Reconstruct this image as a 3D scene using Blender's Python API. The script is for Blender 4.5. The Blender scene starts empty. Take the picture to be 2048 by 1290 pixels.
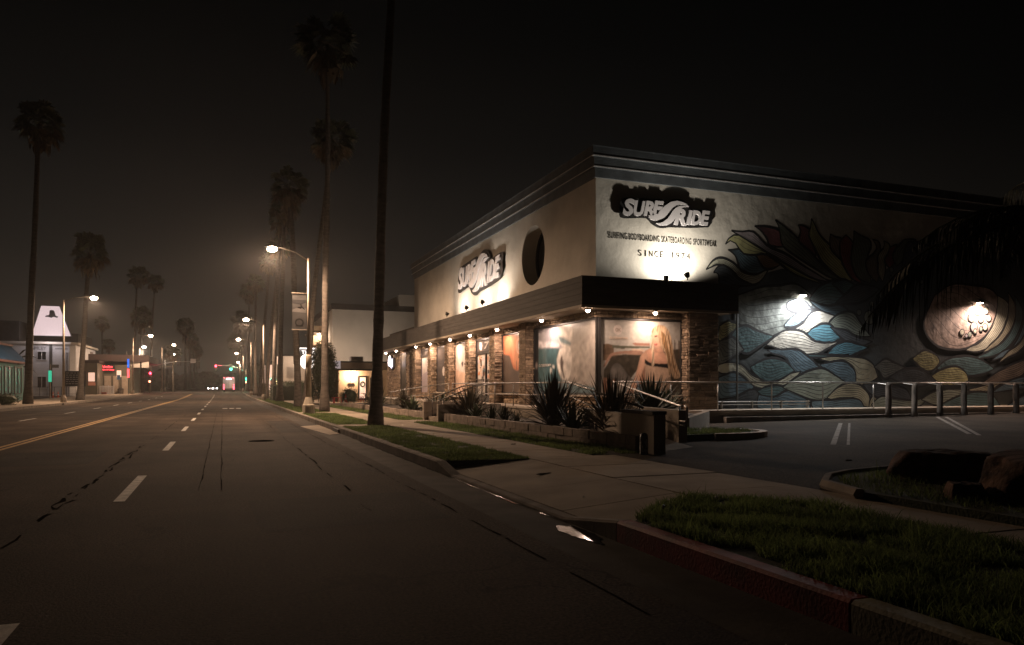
import bpy, math, random
from mathutils import Vector, Matrix
rnd = random.Random(7)
scene = bpy.context.scene
COL = scene.collection
R = math.radians
# ------------------------------------------------------------------ camera
cam_d = bpy.data.cameras.new('camera'); cam = bpy.data.objects.new('camera', cam_d); COL.objects.link(cam)
cam.location = (0, 0, 1.4); cam.rotation_euler = (R(90), 0, R(-21.1))
cam_d.sensor_width = 36.0; cam_d.lens = 26.37; cam_d.shift_y = 0.0635
cam_d.clip_start = 0.1; cam_d.clip_end = 4000
scene.camera = cam
# ------------------------------------------------------------------ night sky with the city's glow
world = bpy.data.worlds.new('World'); scene.world = world; world.use_nodes = True
wn, wl = world.node_tree.nodes, world.node_tree.links
bg = wn['Background']
tc = wn.new('ShaderNodeTexCoord'); sx = wn.new('ShaderNodeSeparateXYZ'); wl.new(tc.outputs['Generated'], sx.inputs[0])
ramp = wn.new('ShaderNodeValToRGB'); wl.new(sx.outputs['Z'], ramp.inputs[0])
el = ramp.color_ramp.elements
el[0].position = 0.0; el[0].color = (0.031, 0.0252, 0.0193, 1)
el[1].position = 0.52; el[1].color = (0.0012, 0.0012, 0.0011, 1)
for p, c in ((0.08, (0.0225, 0.018, 0.014, 1)), (0.17, (0.0128, 0.0107, 0.0088, 1)), (0.30, (0.0048, 0.0043, 0.0038, 1)), (0.42, (0.0022, 0.0021, 0.0019, 1))):
    e = el.new(p); e.color = c
az = wn.new('ShaderNodeMapRange'); wl.new(sx.outputs['Y'], az.inputs[0])
az.interpolation_type = 'SMOOTHSTEP'
az.inputs[1].default_value = 0.3; az.inputs[2].default_value = 1.0; az.inputs[3].default_value = 0.15; az.inputs[4].default_value = 1.0
mul = wn.new('ShaderNodeMixRGB'); mul.blend_type = 'MULTIPLY'; mul.inputs[0].default_value = 1
wl.new(ramp.outputs[0], mul.inputs[1]); wl.new(az.outputs[0], mul.inputs[2]); wl.new(mul.outputs[0], bg.inputs[0])
bg.inputs[1].default_value = 1.0
vs = scene.view_settings
vs.view_transform = 'Standard'; vs.look = 'None'; vs.gamma = 1.0; vs.exposure = 0.0; vs.use_curve_mapping = False
cy = scene.cycles
cy.use_denoising = True; cy.sample_clamp_indirect = 2.0; cy.max_bounces = 4; cy.diffuse_bounces = 2; cy.glossy_bounces = 2
cy.caustics_reflective = False; cy.caustics_refractive = False; cy.volume_bounces = 0
# ------------------------------------------------------------------ materials
MATS = {}
def mat(name, col, rough=0.8, var=0.25, scale=4.0, bump=0.0, bscale=None, metal=0.0, emit=None, estr=0.0, spec=0.5, rand=0.0, detail=6.0, stretch=None, coat=0.0, trans=0.0):
    if name in MATS: return MATS[name]
    m = bpy.data.materials.new(name); m.use_nodes = True
    n, l = m.node_tree.nodes, m.node_tree.links
    b = n['Principled BSDF']
    b.inputs['Roughness'].default_value = rough; b.inputs['Metallic'].default_value = metal
    b.inputs['Specular IOR Level'].default_value = spec
    b.inputs['Coat Weight'].default_value = coat; b.inputs['Coat Roughness'].default_value = 0.12
    t = n.new('ShaderNodeTexCoord'); src = t.outputs['Object']
    if stretch:
        mp = n.new('ShaderNodeMapping'); mp.inputs['Scale'].default_value = stretch; l.new(src, mp.inputs[0]); src = mp.outputs[0]
    no = n.new('ShaderNodeTexNoise'); no.inputs['Scale'].default_value = scale; no.inputs['Detail'].default_value = detail
    l.new(src, no.inputs['Vector'])
    cr = n.new('ShaderNodeValToRGB'); l.new(no.outputs['Fac'], cr.inputs[0])
    lo = [max(0, c * (1 - var)) for c in col]; hi = [min(1, c * (1 + var)) for c in col]
    cr.color_ramp.elements[0].position = 0.3; cr.color_ramp.elements[0].color = (*lo, 1)
    cr.color_ramp.elements[1].position = 0.7; cr.color_ramp.elements[1].color = (*hi, 1)
    out = cr.outputs[0]
    if rand > 0:
        g = n.new('ShaderNodeNewGeometry'); mr = n.new('ShaderNodeMapRange'); l.new(g.outputs['Random Per Island'], mr.inputs[0])
        mr.inputs[3].default_value = 1 - rand; mr.inputs[4].default_value = 1 + rand
        oi = n.new('ShaderNodeObjectInfo'); mr2 = n.new('ShaderNodeMapRange'); l.new(oi.outputs['Random'], mr2.inputs[0])
        mr2.inputs[3].default_value = 1 - rand * 0.6; mr2.inputs[4].default_value = 1 + rand * 0.6
        mm = n.new('ShaderNodeMath'); mm.operation = 'MULTIPLY'; l.new(mr.outputs[0], mm.inputs[0]); l.new(mr2.outputs[0], mm.inputs[1])
        mx = n.new('ShaderNodeMixRGB'); mx.blend_type = 'MULTIPLY'; mx.inputs[0].default_value = 1
        l.new(out, mx.inputs[1]); l.new(mm.outputs[0], mx.inputs[2]); out = mx.outputs[0]
    l.new(out, b.inputs['Base Color'])
    if bump > 0:
        nb = n.new('ShaderNodeTexNoise'); nb.inputs['Scale'].default_value = bscale or scale * 6; nb.inputs['Detail'].default_value = 5
        l.new(src, nb.inputs['Vector'])
        bp = n.new('ShaderNodeBump'); bp.inputs['Strength'].default_value = bump; bp.inputs['Distance'].default_value = 0.03
        l.new(nb.outputs['Fac'], bp.inputs['Height']); l.new(bp.outputs[0], b.inputs['Normal'])
    if emit:
        b.inputs['Emission Color'].default_value = (*emit, 1); b.inputs['Emission Strength'].default_value = estr
        m.cycles.emission_sampling = 'NONE'
    if trans > 0:
        tb = n.new('ShaderNodeBsdfTranslucent'); l.new(out, tb.inputs['Color']); mxs = n.new('ShaderNodeMixShader'); mxs.inputs[0].default_value = trans
        o_ = n['Material Output']; l.new(b.outputs[0], mxs.inputs[1]); l.new(tb.outputs[0], mxs.inputs[2]); l.new(mxs.outputs[0], o_.inputs['Surface'])
    MATS[name] = m
    return m

def asphalt_mat(name, col, wet=0.0):
    """worn asphalt: large stains, long tyre-polished bands, cracks, fine aggregate"""
    if name in MATS: return MATS[name]
    m = mat(name, col, rough=0.92, var=0.42, scale=0.5, bump=0.3, bscale=55, spec=0.07, detail=9)
    n, l = m.node_tree.nodes, m.node_tree.links
    b = n['Principled BSDF']; base = b.inputs['Base Color'].links[0].from_socket
    t = n.new('ShaderNodeTexCoord')
    fine = n.new('ShaderNodeTexNoise'); fine.inputs['Scale'].default_value = 38; fine.inputs['Detail'].default_value = 4; l.new(t.outputs['Object'], fine.inputs['Vector'])
    fr = n.new('ShaderNodeMapRange'); l.new(fine.outputs['Fac'], fr.inputs[0]); fr.inputs[1].default_value = .3; fr.inputs[2].default_value = .7; fr.inputs[3].default_value = .15; fr.inputs[4].default_value = 2.0
    m1 = n.new('ShaderNodeMixRGB'); m1.blend_type = 'MULTIPLY'; m1.inputs[0].default_value = 1; l.new(base, m1.inputs[1]); l.new(fr.outputs[0], m1.inputs[2])
    # wheel tracks along the road
    mp = n.new('ShaderNodeMapping'); mp.inputs['Scale'].default_value = (0.9, 0.03, 1); l.new(t.outputs['Object'], mp.inputs[0])
    tr = n.new('ShaderNodeTexNoise'); tr.inputs['Scale'].default_value = 1.0; tr.inputs['Detail'].default_value = 3; l.new(mp.outputs[0], tr.inputs['Vector'])
    tm = n.new('ShaderNodeMapRange'); l.new(tr.outputs['Fac'], tm.inputs[0]); tm.inputs[1].default_value = .35; tm.inputs[2].default_value = .65; tm.inputs[3].default_value = .75; tm.inputs[4].default_value = 1.2
    m2 = n.new('ShaderNodeMixRGB'); m2.blend_type = 'MULTIPLY'; m2.inputs[0].default_value = 1; l.new(m1.outputs[0], m2.inputs[1]); l.new(tm.outputs[0], m2.inputs[2])
    # cracks: edges of a warped, stretched cell pattern, only in places
    wv = n.new('ShaderNodeTexNoise'); wv.inputs['Scale'].default_value = 1.3; wv.inputs['Detail'].default_value = 5; l.new(t.outputs['Object'], wv.inputs['Vector'])
    ad = n.new('ShaderNodeMixRGB'); ad.blend_type = 'ADD'; ad.inputs[0].default_value = .9; l.new(t.outputs['Object'], ad.inputs[1]); l.new(wv.outputs['Color'], ad.inputs[2])
    mc = n.new('ShaderNodeMapping'); mc.inputs['Scale'].default_value = (0.34, 0.12, 1); l.new(ad.outputs[0], mc.inputs[0])
    vo = n.new('ShaderNodeTexVoronoi'); vo.feature = 'DISTANCE_TO_EDGE'; vo.inputs['Scale'].default_value = 1.0; l.new(mc.outputs[0], vo.inputs['Vector'])
    cm = n.new('ShaderNodeMapRange'); l.new(vo.outputs['Distance'], cm.inputs[0]); cm.inputs[1].default_value = .002; cm.inputs[2].default_value = .009; cm.inputs[3].default_value = .25; cm.inputs[4].default_value = 1
    m3 = n.new('ShaderNodeMixRGB'); m3.blend_type = 'MULTIPLY'; l.new(m2.outputs[0], m3.inputs[1]); l.new(cm.outputs[0], m3.inputs[2])
    pm = n.new('ShaderNodeTexNoise'); pm.inputs['Scale'].default_value = .22; l.new(t.outputs['Object'], pm.inputs['Vector'])
    pr = n.new('ShaderNodeMapRange'); l.new(pm.outputs['Fac'], pr.inputs[0]); pr.inputs[1].default_value = .42; pr.inputs[2].default_value = .6
    l.new(pr.outputs[0], m3.inputs[0])
    l.new(m3.outputs[0], b.inputs['Base Color'])
    rr = n.new('ShaderNodeMapRange'); l.new(fine.outputs['Fac'], rr.inputs[0]); rr.inputs[3].default_value = .8 - wet; rr.inputs[4].default_value = 1.0 - wet
    l.new(rr.outputs[0], b.inputs['Roughness'])
    return m

M_asph = asphalt_mat('road_asphalt', (0.059, 0.0455, 0.036))
M_lot = asphalt_mat('lot_asphalt', (0.054, 0.045, 0.036))
M_conc = mat('pavement_concrete', (0.36, 0.30, 0.235), 0.9, 0.26, 1.3, 0.12, 30, spec=0.2, detail=9)
M_gutter = mat('gutter_concrete', (0.06, 0.053, 0.046), 0.9, 0.5, 1.6, 0.12, 25, spec=0.12, detail=9)
M_kerb = mat('kerb_concrete', (0.22, 0.19, 0.16), 0.9, 0.4, 2.5, 0.12, 30, spec=0.15, detail=9)
M_red = mat('worn_red_kerb_paint', (0.27, 0.03, 0.026), 0.65, 0.5, 3.5, 0.15, 40)
M_pale = mat('pale_kerb_paint', (0.3, 0.28, 0.2), 0.7, 0.35, 3.0, 0.15, 40)
M_white = mat('road_white_paint', (0.55, 0.52, 0.47), 0.7, 0.4, 9, 0.2, 60)
M_bay = mat('worn_bay_paint', (0.27, 0.25, 0.225), 0.8, 0.5, 7, spec=.1)
M_yellow = mat('road_yellow_paint', (0.5, 0.3, 0.1), 0.7, 0.4, 9, 0.2, 60)
M_soil = mat('dark_soil', (0.05, 0.04, 0.03), 0.95, 0.4, 3, 0.5, 20)
M_turf = mat('turf_ground', (0.032, 0.04, 0.016), 0.95, 0.5, 2, 0.6, 40)
M_grass = mat('grass_blade', (0.14, 0.185, 0.065), 0.75, 0.35, 0.9, spec=0.25, rand=0.45, trans=0.45)
M_stucco = mat('cream_stucco', (0.5, 0.465, 0.405), 0.9, 0.17, 0.7, 1.0, 2.6, detail=10)
M_slate = mat('cornice_slate', (0.10, 0.113, 0.123), 0.75, 0.25, 2.2, 0.3, 20)
M_uplit_strip = mat('cornice_painted_uplight', (0.62, 0.6, 0.58), 0.6, 0.15, 3)
M_canopy = mat('canopy_brown', (0.047, 0.041, 0.036), 0.85, 0.22, 1.5, 0.3, 25, stretch=(1, 1, 6))
M_soffit = mat('soffit_paint', (0.30, 0.25, 0.19), 0.8, 0.12, 2)
M_stone = mat('ledger_stone', (0.27, 0.195, 0.13), 0.88, 0.4, 9, 0.7, 45, rand=0.42)
M_mortar = mat('stone_backing', (0.07, 0.055, 0.04), 0.95, 0.3, 6)
M_frame = mat('dark_window_frame', (0.035, 0.032, 0.03), 0.45, 0.2, 5, metal=0.4)
M_glass = mat('dark_glass', (0.012, 0.014, 0.016), 0.06, 0.2, 3, spec=0.8)
M_sill = mat('pale_sill', (0.5, 0.42, 0.34), 0.7, 0.15, 4)
M_rail = mat('galvanised_rail', (0.42, 0.40, 0.37), 0.38, 0.25, 14, metal=0.85)
M_darkrail = mat('dark_painted_rail', (0.16, 0.14, 0.12), 0.4, 0.25, 14, metal=0.6)
M_wall = mat('terrace_render', (0.33, 0.275, 0.215), 0.88, 0.18, 1.6, 0.3, 30)
M_block = mat('planter_block', (0.27, 0.21, 0.165), 0.9, 0.3, 5, 0.7, 35, rand=0.25)
M_flax = mat('flax_blade', (0.10, 0.085, 0.055), 0.5, 0.3, 1.5, rand=0.5, spec=0.5)
M_agave = mat('agave_leaf', (0.085, 0.11, 0.06), 0.5, 0.3, 1.5, rand=0.4)
M_shrub = mat('shrub_leaf', (0.06, 0.08, 0.035), 0.6, 0.3, 1.5, rand=0.5)
M_trunk = mat('palm_bark', (0.075, 0.062, 0.051), 0.95, 0.4, 3.0, 0.9, 9, stretch=(1, 1, 3.5))
M_frond = mat('palm_frond', (0.06, 0.07, 0.035), 0.6, 0.3, 1.0, rand=0.45)
M_skirt = mat('dead_frond', (0.12, 0.085, 0.05), 0.8, 0.3, 1.0, rand=0.45)
M_wood = mat('weathered_piling', (0.13, 0.105, 0.085), 0.9, 0.6, 3.5, 0.9, 14, stretch=(3, 3, 0.8))
M_rock = mat('boulder_rock', (0.075, 0.045, 0.033), 0.95, 0.85, 5.5, 1.0, 16, spec=0.15, detail=10)
M_black = mat('sign_black', (0.012, 0.011, 0.011), 0.5, 0.2, 5)
M_letter = mat('sign_white', (0.56, 0.53, 0.53), 0.5, 0.05, 4)
M_metal = mat('lamp_post_metal', (0.2, 0.165, 0.13), 0.55, 0.2, 5, metal=0.2)
M_base = mat('lamp_base_concrete', (0.4, 0.35, 0.28), 0.85, 0.2, 3, 0.3, 25)
M_housing = mat('lamp_housing', (0.06, 0.06, 0.06), 0.5, 0.2, 5, metal=0.5)
M_roofdk = mat('dark_roofing', (0.03, 0.028, 0.027), 0.9, 0.3, 2)
M_greywall = mat('grey_render', (0.52, 0.48, 0.43), 0.9, 0.08, 0.6, 0.2, 8)
M_whitewall = mat('white_clapboard', (0.52, 0.52, 0.53), 0.85, 0.08, 0.8)
M_teal = mat('teal_storefront', (0.06, 0.17, 0.16), 0.6, 0.2, 2)
M_bluemetal = mat('blue_metal_roof', (0.04, 0.12, 0.24), 0.45, 0.25, 1.2, metal=0.3)
M_redtrim = mat('red_roof_trim', (0.13, 0.05, 0.042), 0.6, 0.2, 2)
M_redfurn = mat('red_painted_furniture', (0.42, 0.05, 0.045), 0.5, 0.2, 4)
M_cafe = mat('cafe_stucco', (0.5, 0.39, 0.27), 0.9, 0.1, 1.2, 0.3, 8)
M_orange = mat('traffic_cone_orange', (0.6, 0.1, 0.05), 0.6, 0.15, 4)
M_signal = mat('signal_housing', (0.03, 0.028, 0.02), 0.6, 0.2, 4)
M_bulb = mat('sodium_bulb', (0.9, 0.8, 0.7), 0.5, 0.0, emit=(1.0, 0.74, 0.52), estr=60)
M_bulbw = mat('white_bulb', (0.9, 0.9, 0.9), 0.5, 0.0, emit=(1.0, 0.9, 0.78), estr=40)
M_bulbs = mat('soffit_bulb', (0.9, 0.8, 0.7), 0.5, 0.0, emit=(1.0, 0.72, 0.54), estr=45)
M_e_red = mat('red_signal_lens', (0.5, 0.02, 0.03), 0.4, 0.0, emit=(1.0, 0.05, 0.10), estr=4)
M_e_green = mat('green_signal_lens', (0.02, 0.5, 0.3), 0.4, 0.0, emit=(0.03, 1.0, 0.55), estr=4)
M_e_hand = mat('orange_hand_lens', (0.5, 0.1, 0.05), 0.4, 0.0, emit=(1.0, 0.22, 0.12), estr=14)
M_lensoff = mat('dark_signal_lens', (0.02, 0.018, 0.015), 0.3, 0.1)
M_lit = mat('lit_sign_face', (0.06, 0.05, 0.05), 0.5, 0.0, emit=(1.0, 0.76, 0.77), estr=0.74)
M_litw = mat('lit_warm_window', (0.8, 0.7, 0.6), 0.5, 0.1, emit=(1.0, 0.62, 0.48), estr=0.75)
M_litwhite = mat('lit_white_sign', (0.8, 0.8, 0.8), 0.5, 0.0, emit=(1.0, 0.9, 0.85), estr=1.7)
M_neonr = mat('red_neon', (0.5, 0.03, 0.03), 0.5, 0.0, emit=(1.0, 0.05, 0.06), estr=4.5)
M_neonb = mat('blue_neon', (0.03, 0.1, 0.5), 0.5, 0.0, emit=(0.02, 0.16, 0.9), estr=1.2)
M_cyan = mat('cyan_neon', (0.1, 0.4, 0.5), 0.5, 0.0, emit=(0.1, 0.75, 1.0), estr=1.6)
M_neonp = mat('pale_neon', (0.7, 0.7, 0.8), 0.5, 0.0, emit=(0.88, 0.82, 1.0), estr=2.0)
M_greenlit = mat('green_lit_sign', (0.03, 0.4, 0.28), 0.5, 0.1, emit=(0.03, 0.7, 0.42), estr=0.6)
M_xmas = mat('string_light', (0.8, 0.6, 0.3), 0.5, 0.0, emit=(1.0, 0.7, 0.3), estr=6)
M_tail = mat('tail_light', (0.6, 0.03, 0.05), 0.5, 0.0, emit=(1.0, 0.08, 0.12), estr=9)
M_head = mat('head_light', (0.9, 0.9, 0.9), 0.5, 0.0, emit=(1.0, 0.92, 0.85), estr=22)
M_tyre = mat('tyre_rubber', (0.02, 0.02, 0.02), 0.9, 0.2, 6)
M_truck = mat('truck_body', (0.34, 0.3, 0.3), 0.4, 0.1, 3)
M_car = mat('car_paint', (0.08, 0.08, 0.09), 0.3, 0.1, 3, coat=0.5)
M_seam = mat('tar_seam', (0.02, 0.017, 0.015), 1.0, 0.3, 6, spec=0.0)
M_water = mat('puddle_water', (0.01, 0.01, 0.01), 0.14, 0.1, 3, spec=.6, bump=0.05, bscale=9)
M_hedge = mat('hedge_leaf', (0.035, 0.045, 0.025), 0.7, 0.3, 2, rand=0.5)
# ------------------------------------------------------------------ mesh builder
class MB:
    def __init__(s): s.v = []; s.f = []; s.m = []; s.mi = 0
    def add(s, vs, fs):
        o = len(s.v); s.v += [tuple(p) for p in vs]
        for f in fs: s.f.append(tuple(i + o for i in f)); s.m.append(s.mi)
        return s
    def bx(s, x0, x1, y0, y1, z0, z1):
        return s.add([(x0,y0,z0),(x1,y0,z0),(x1,y1,z0),(x0,y1,z0),(x0,y0,z1),(x1,y0,z1),(x1,y1,z1),(x0,y1,z1)],
                     [(0,3,2,1),(4,5,6,7),(0,1,5,4),(1,2,6,5),(2,3,7,6),(3,0,4,7)])
    def tube(s, path, r, n=8, cap=True):
        path = [Vector(p) for p in path]; k = len(path)
        rs = r if isinstance(r, (list, tuple)) else [r] * k
        vs = []; fs = []
        for i, p in enumerate(path):
            d = (path[min(i+1, k-1)] - path[max(i-1, 0)]).normalized()
            a = Vector((0,0,1)) if abs(d.z) < 0.9 else Vector((1,0,0))
            x = d.cross(a).normalized(); y = d.cross(x)
            for j in range(n):
                t = 2*math.pi*j/n; q = p + (x*math.cos(t) + y*math.sin(t))*rs[i]; vs.append(q)
        for i in range(k-1):
            for j in range(n):
                a = i*n+j; b = i*n+(j+1)%n; fs.append((a, b, b+n, a+n))
        if cap: fs.append(tuple(range(n-1,-1,-1))); fs.append(tuple(range((k-1)*n, k*n)))
        return s.add(vs, fs)
    def lathe(s, prof, c=(0,0), n=16):
        return s.tube([(c[0], c[1], z) for r, z in prof], [max(r, 1e-4) for r, z in prof], n)
    def prism(s, pts, z0, z1):
        """upright prism on a ground outline (any simple polygon)"""
        n = len(pts)
        ar = sum(pts[i][0]*pts[(i+1)%n][1]-pts[(i+1)%n][0]*pts[i][1] for i in range(n))
        if ar < 0: pts = pts[::-1]
        zz1 = z1 if isinstance(z1, (list, tuple)) else [z1]*n
        if ar < 0 and isinstance(z1, (list, tuple)): zz1 = zz1[::-1]
        vs = [(x,y,z0) for x,y in pts] + [(p[0],p[1],zz1[i]) for i,p in enumerate(pts)]
        fs = [tuple(range(n-1,-1,-1)), tuple(range(n, 2*n))] + [(i,(i+1)%n,(i+1)%n+n,i+n) for i in range(n)]
        return s.add(vs, fs)
    def plate(s, pts, T, d0, d1):
        """a flat outline in (a,b), mapped by T(a,b,depth)->xyz, between two depths; the outline runs counter-clockwise seen from the d1 side"""
        n = len(pts)
        vs = [T(a,b,d0) for a,b in pts] + [T(a,b,d1) for a,b in pts]
        fs = [tuple(range(n-1,-1,-1)), tuple(range(n,2*n))] + [(i,(i+1)%n,(i+1)%n+n,i+n) for i in range(n)]
        return s.add(vs, fs)
    def ico(s, c, r, sub=1, jit=0.0, sc=(1,1,1), rg=None):
        import bmesh
        bm = bmesh.new(); bmesh.ops.create_icosphere(bm, subdivisions=sub, radius=1)
        g = rg or rnd
        vs = []
        for v in bm.verts:
            k = r*(1+g.uniform(-jit, jit)); vs.append((c[0]+v.co.x*k*sc[0], c[1]+v.co.y*k*sc[1], c[2]+v.co.z*k*sc[2]))
        fs = [tuple(v.index for v in f.verts) for f in bm.faces]; bm.free()
        return s.add(vs, fs)
    def mesh(s, name, mats, smooth=False):
        me = bpy.data.meshes.new(name); me.from_pydata(s.v, [], s.f)
        for m in (mats if isinstance(mats, (list, tuple)) else [mats]): me.materials.append(m)
        if any(s.m): me.polygons.foreach_set('material_index', s.m)
        if smooth: me.polygons.foreach_set('use_smooth', [True]*len(me.polygons))
        me.update()
        return me
    def obj(s, name, mats, parent=None, smooth=False, local=False):
        return put(bpy.data.objects.new(name, s.mesh(name, mats, smooth)), parent, local)
def world_loc(o):
    p = Vector(o.location)
    while o.parent: o = o.parent; p += Vector(o.location)
    return p
def put(o, parent=None, local=False):
    COL.objects.link(o)
    if parent is not None:
        o.parent = parent
        if not local: o.location = -world_loc(parent)      # geometry is in world coordinates
    return o
def tag(o, label=None, cat=None, group=None, kind=None):
    if label: o['label'] = label
    if cat: o['category'] = cat
    if group: o['group'] = group
    if kind: o['kind'] = kind
    return o
def thing(name, loc, label, cat, group=None, rz=0):
    o = bpy.data.objects.new(name, None); COL.objects.link(o); o.location = loc; o.rotation_euler = (0,0,rz)
    o.empty_display_size = 0.2
    return tag(o, label, cat, group)
def struct(mb, name, mats, smooth=False):
    return tag(mb.obj(name, mats, None, smooth), kind='structure')
def dup(root, loc=None, rz=None, label=None):
    def cp(o, par):
        c = o.copy(); COL.objects.link(c)
        if par is not None: c.parent = par
        for ch in o.children: cp(ch, c)
        return c
    r = cp(root, None)
    if loc is not None: r.location = loc
    if rz is not None: r.rotation_euler = (0,0,rz)
    if label: r['label'] = label
    return r
def light(name, kind, loc, power, col, parent=None, rad=0.1, aim=None, ang=120, blend=0.6, size=None, local=False):
    d = bpy.data.lights.new(name, kind); d.energy = power; d.color = col
    if kind == 'AREA': d.size = size or 1.0
    else: d.shadow_soft_size = rad
    if kind == 'SPOT': d.spot_size = R(ang); d.spot_blend = blend
    o = bpy.data.objects.new(name, d); COL.objects.link(o)
    o.location = loc
    if aim is not None: o.rotation_euler = (Vector(aim)-Vector(loc)).to_track_quat('-Z','Y').to_euler()
    if parent is not None:
        o.parent = parent
        if not local: o.location = Vector(loc) - world_loc(parent)
    return o
def batwing(o, up=0.12):
    """road luminaire: more light along the street than straight down, little above the cut-off"""
    d = o.data; d.use_nodes = True; n, l = d.node_tree.nodes, d.node_tree.links
    em = next(q for q in n if q.type == 'EMISSION'); t = n.new('ShaderNodeTexCoord'); sp = n.new('ShaderNodeSeparateXYZ'); l.new(t.outputs['Normal'], sp.inputs[0])
    fc = n.new('ShaderNodeFloatCurve'); c = fc.mapping.curves[0]
    mr = n.new('ShaderNodeMapRange'); l.new(sp.outputs['Z'], mr.inputs[0]); mr.inputs[1].default_value = -1; mr.inputs[2].default_value = 1
    if BAT_FLIP: mr.inputs[3].default_value = 1; mr.inputs[4].default_value = 0
    l.new(mr.outputs[0], fc.inputs['Value'])
    # 0 = straight down, 0.5 = horizontal, 1 = straight up
    c.points[0].location = (0, .42); c.points[1].location = (1, 0)
    for x, y in ((.2,.5),(.34,.56),(.40,.46),(.45,.24),(.5,up*.5),(.54,.01)): c.points.new(x, y)
    for q in c.points: q.handle_type = 'VECTOR'
    fc.mapping.update()
    mu = n.new('ShaderNodeMath'); mu.operation = 'MULTIPLY'; mu.inputs[1].default_value = 5.0; l.new(fc.outputs[0], mu.inputs[0]); l.new(mu.outputs[0], em.inputs['Strength'])
BAT_FLIP = False
def text_mesh(name, s, fit, face, parent, m, depth=0.02, bold=0.0, shear=0.0, local=False, space=1.0):
    """lettering as a mesh; fit = (a0, a1, b0, b1) box in the plane, face = T(a,b,d) -> xyz"""
    cu = bpy.data.curves.new(name, 'FONT'); cu.body = s; cu.size = 1; cu.shear = shear; cu.offset = bold; cu.resolution_u = 3; cu.space_character = space
    o = bpy.data.objects.new(name, cu); COL.objects.link(o)
    cu.extrude = 0.5
    bpy.context.view_layer.update()
    me = bpy.data.meshes.new_from_object(o.evaluated_get(bpy.context.evaluated_depsgraph_get()))
    bpy.data.objects.remove(o); bpy.data.curves.remove(cu)
    xs = [v.co.x for v in me.vertices]; ys = [v.co.y for v in me.vertices]
    x0, x1, y0, y1 = min(xs), max(xs), min(ys), max(ys)
    a0, a1, b0, b1 = fit
    for v in me.vertices:
        a = a0 + (v.co.x-x0)/(x1-x0)*(a1-a0); b = b0 + (v.co.y-y0)/(y1-y0)*(b1-b0); d = (v.co.z+0.5)*depth
        v.co = face(a, b, d)
    me.materials.clear(); me.materials.append(m); me.name = name; me.update()
    return put(bpy.data.objects.new(name, me), parent, local)
def sm(t): t = max(0, min(1, t)); return t*t*(3-2*t)
def gz(y): return 0.5*sm((y-90)/75)          # the street climbs a little towards the crossing
def cat_rom(pts, per=6):
    out = []; n = len(pts)
    for i in range(n-1):
        p0, p1, p2, p3 = pts[max(i-1,0)], pts[i], pts[i+1], pts[min(i+2,n-1)]
        for k in range(per):
            t = k/per; out.append(tuple(0.5*((2*p1[j]) + (-p0[j]+p2[j])*t + (2*p0[j]-5*p1[j]+4*p2[j]-p3[j])*t*t + (-p0[j]+3*p1[j]-3*p2[j]+p3[j])*t**3) for j in range(2)))
    out.append(tuple(pts[-1])); return out
def resample(pts, n):
    L = [0]
    for i in range(1, len(pts)): L.append(L[-1]+math.dist(pts[i-1], pts[i]))
    out = []; j = 0
    for k in range(n+1):
        t = L[-1]*k/n
        while j < len(pts)-2 and L[j+1] < t: j += 1
        s = (t-L[j])/max(L[j+1]-L[j], 1e-9); out.append(tuple(pts[j][i]+(pts[j+1][i]-pts[j][i])*s for i in range(2)))
    return out
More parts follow.
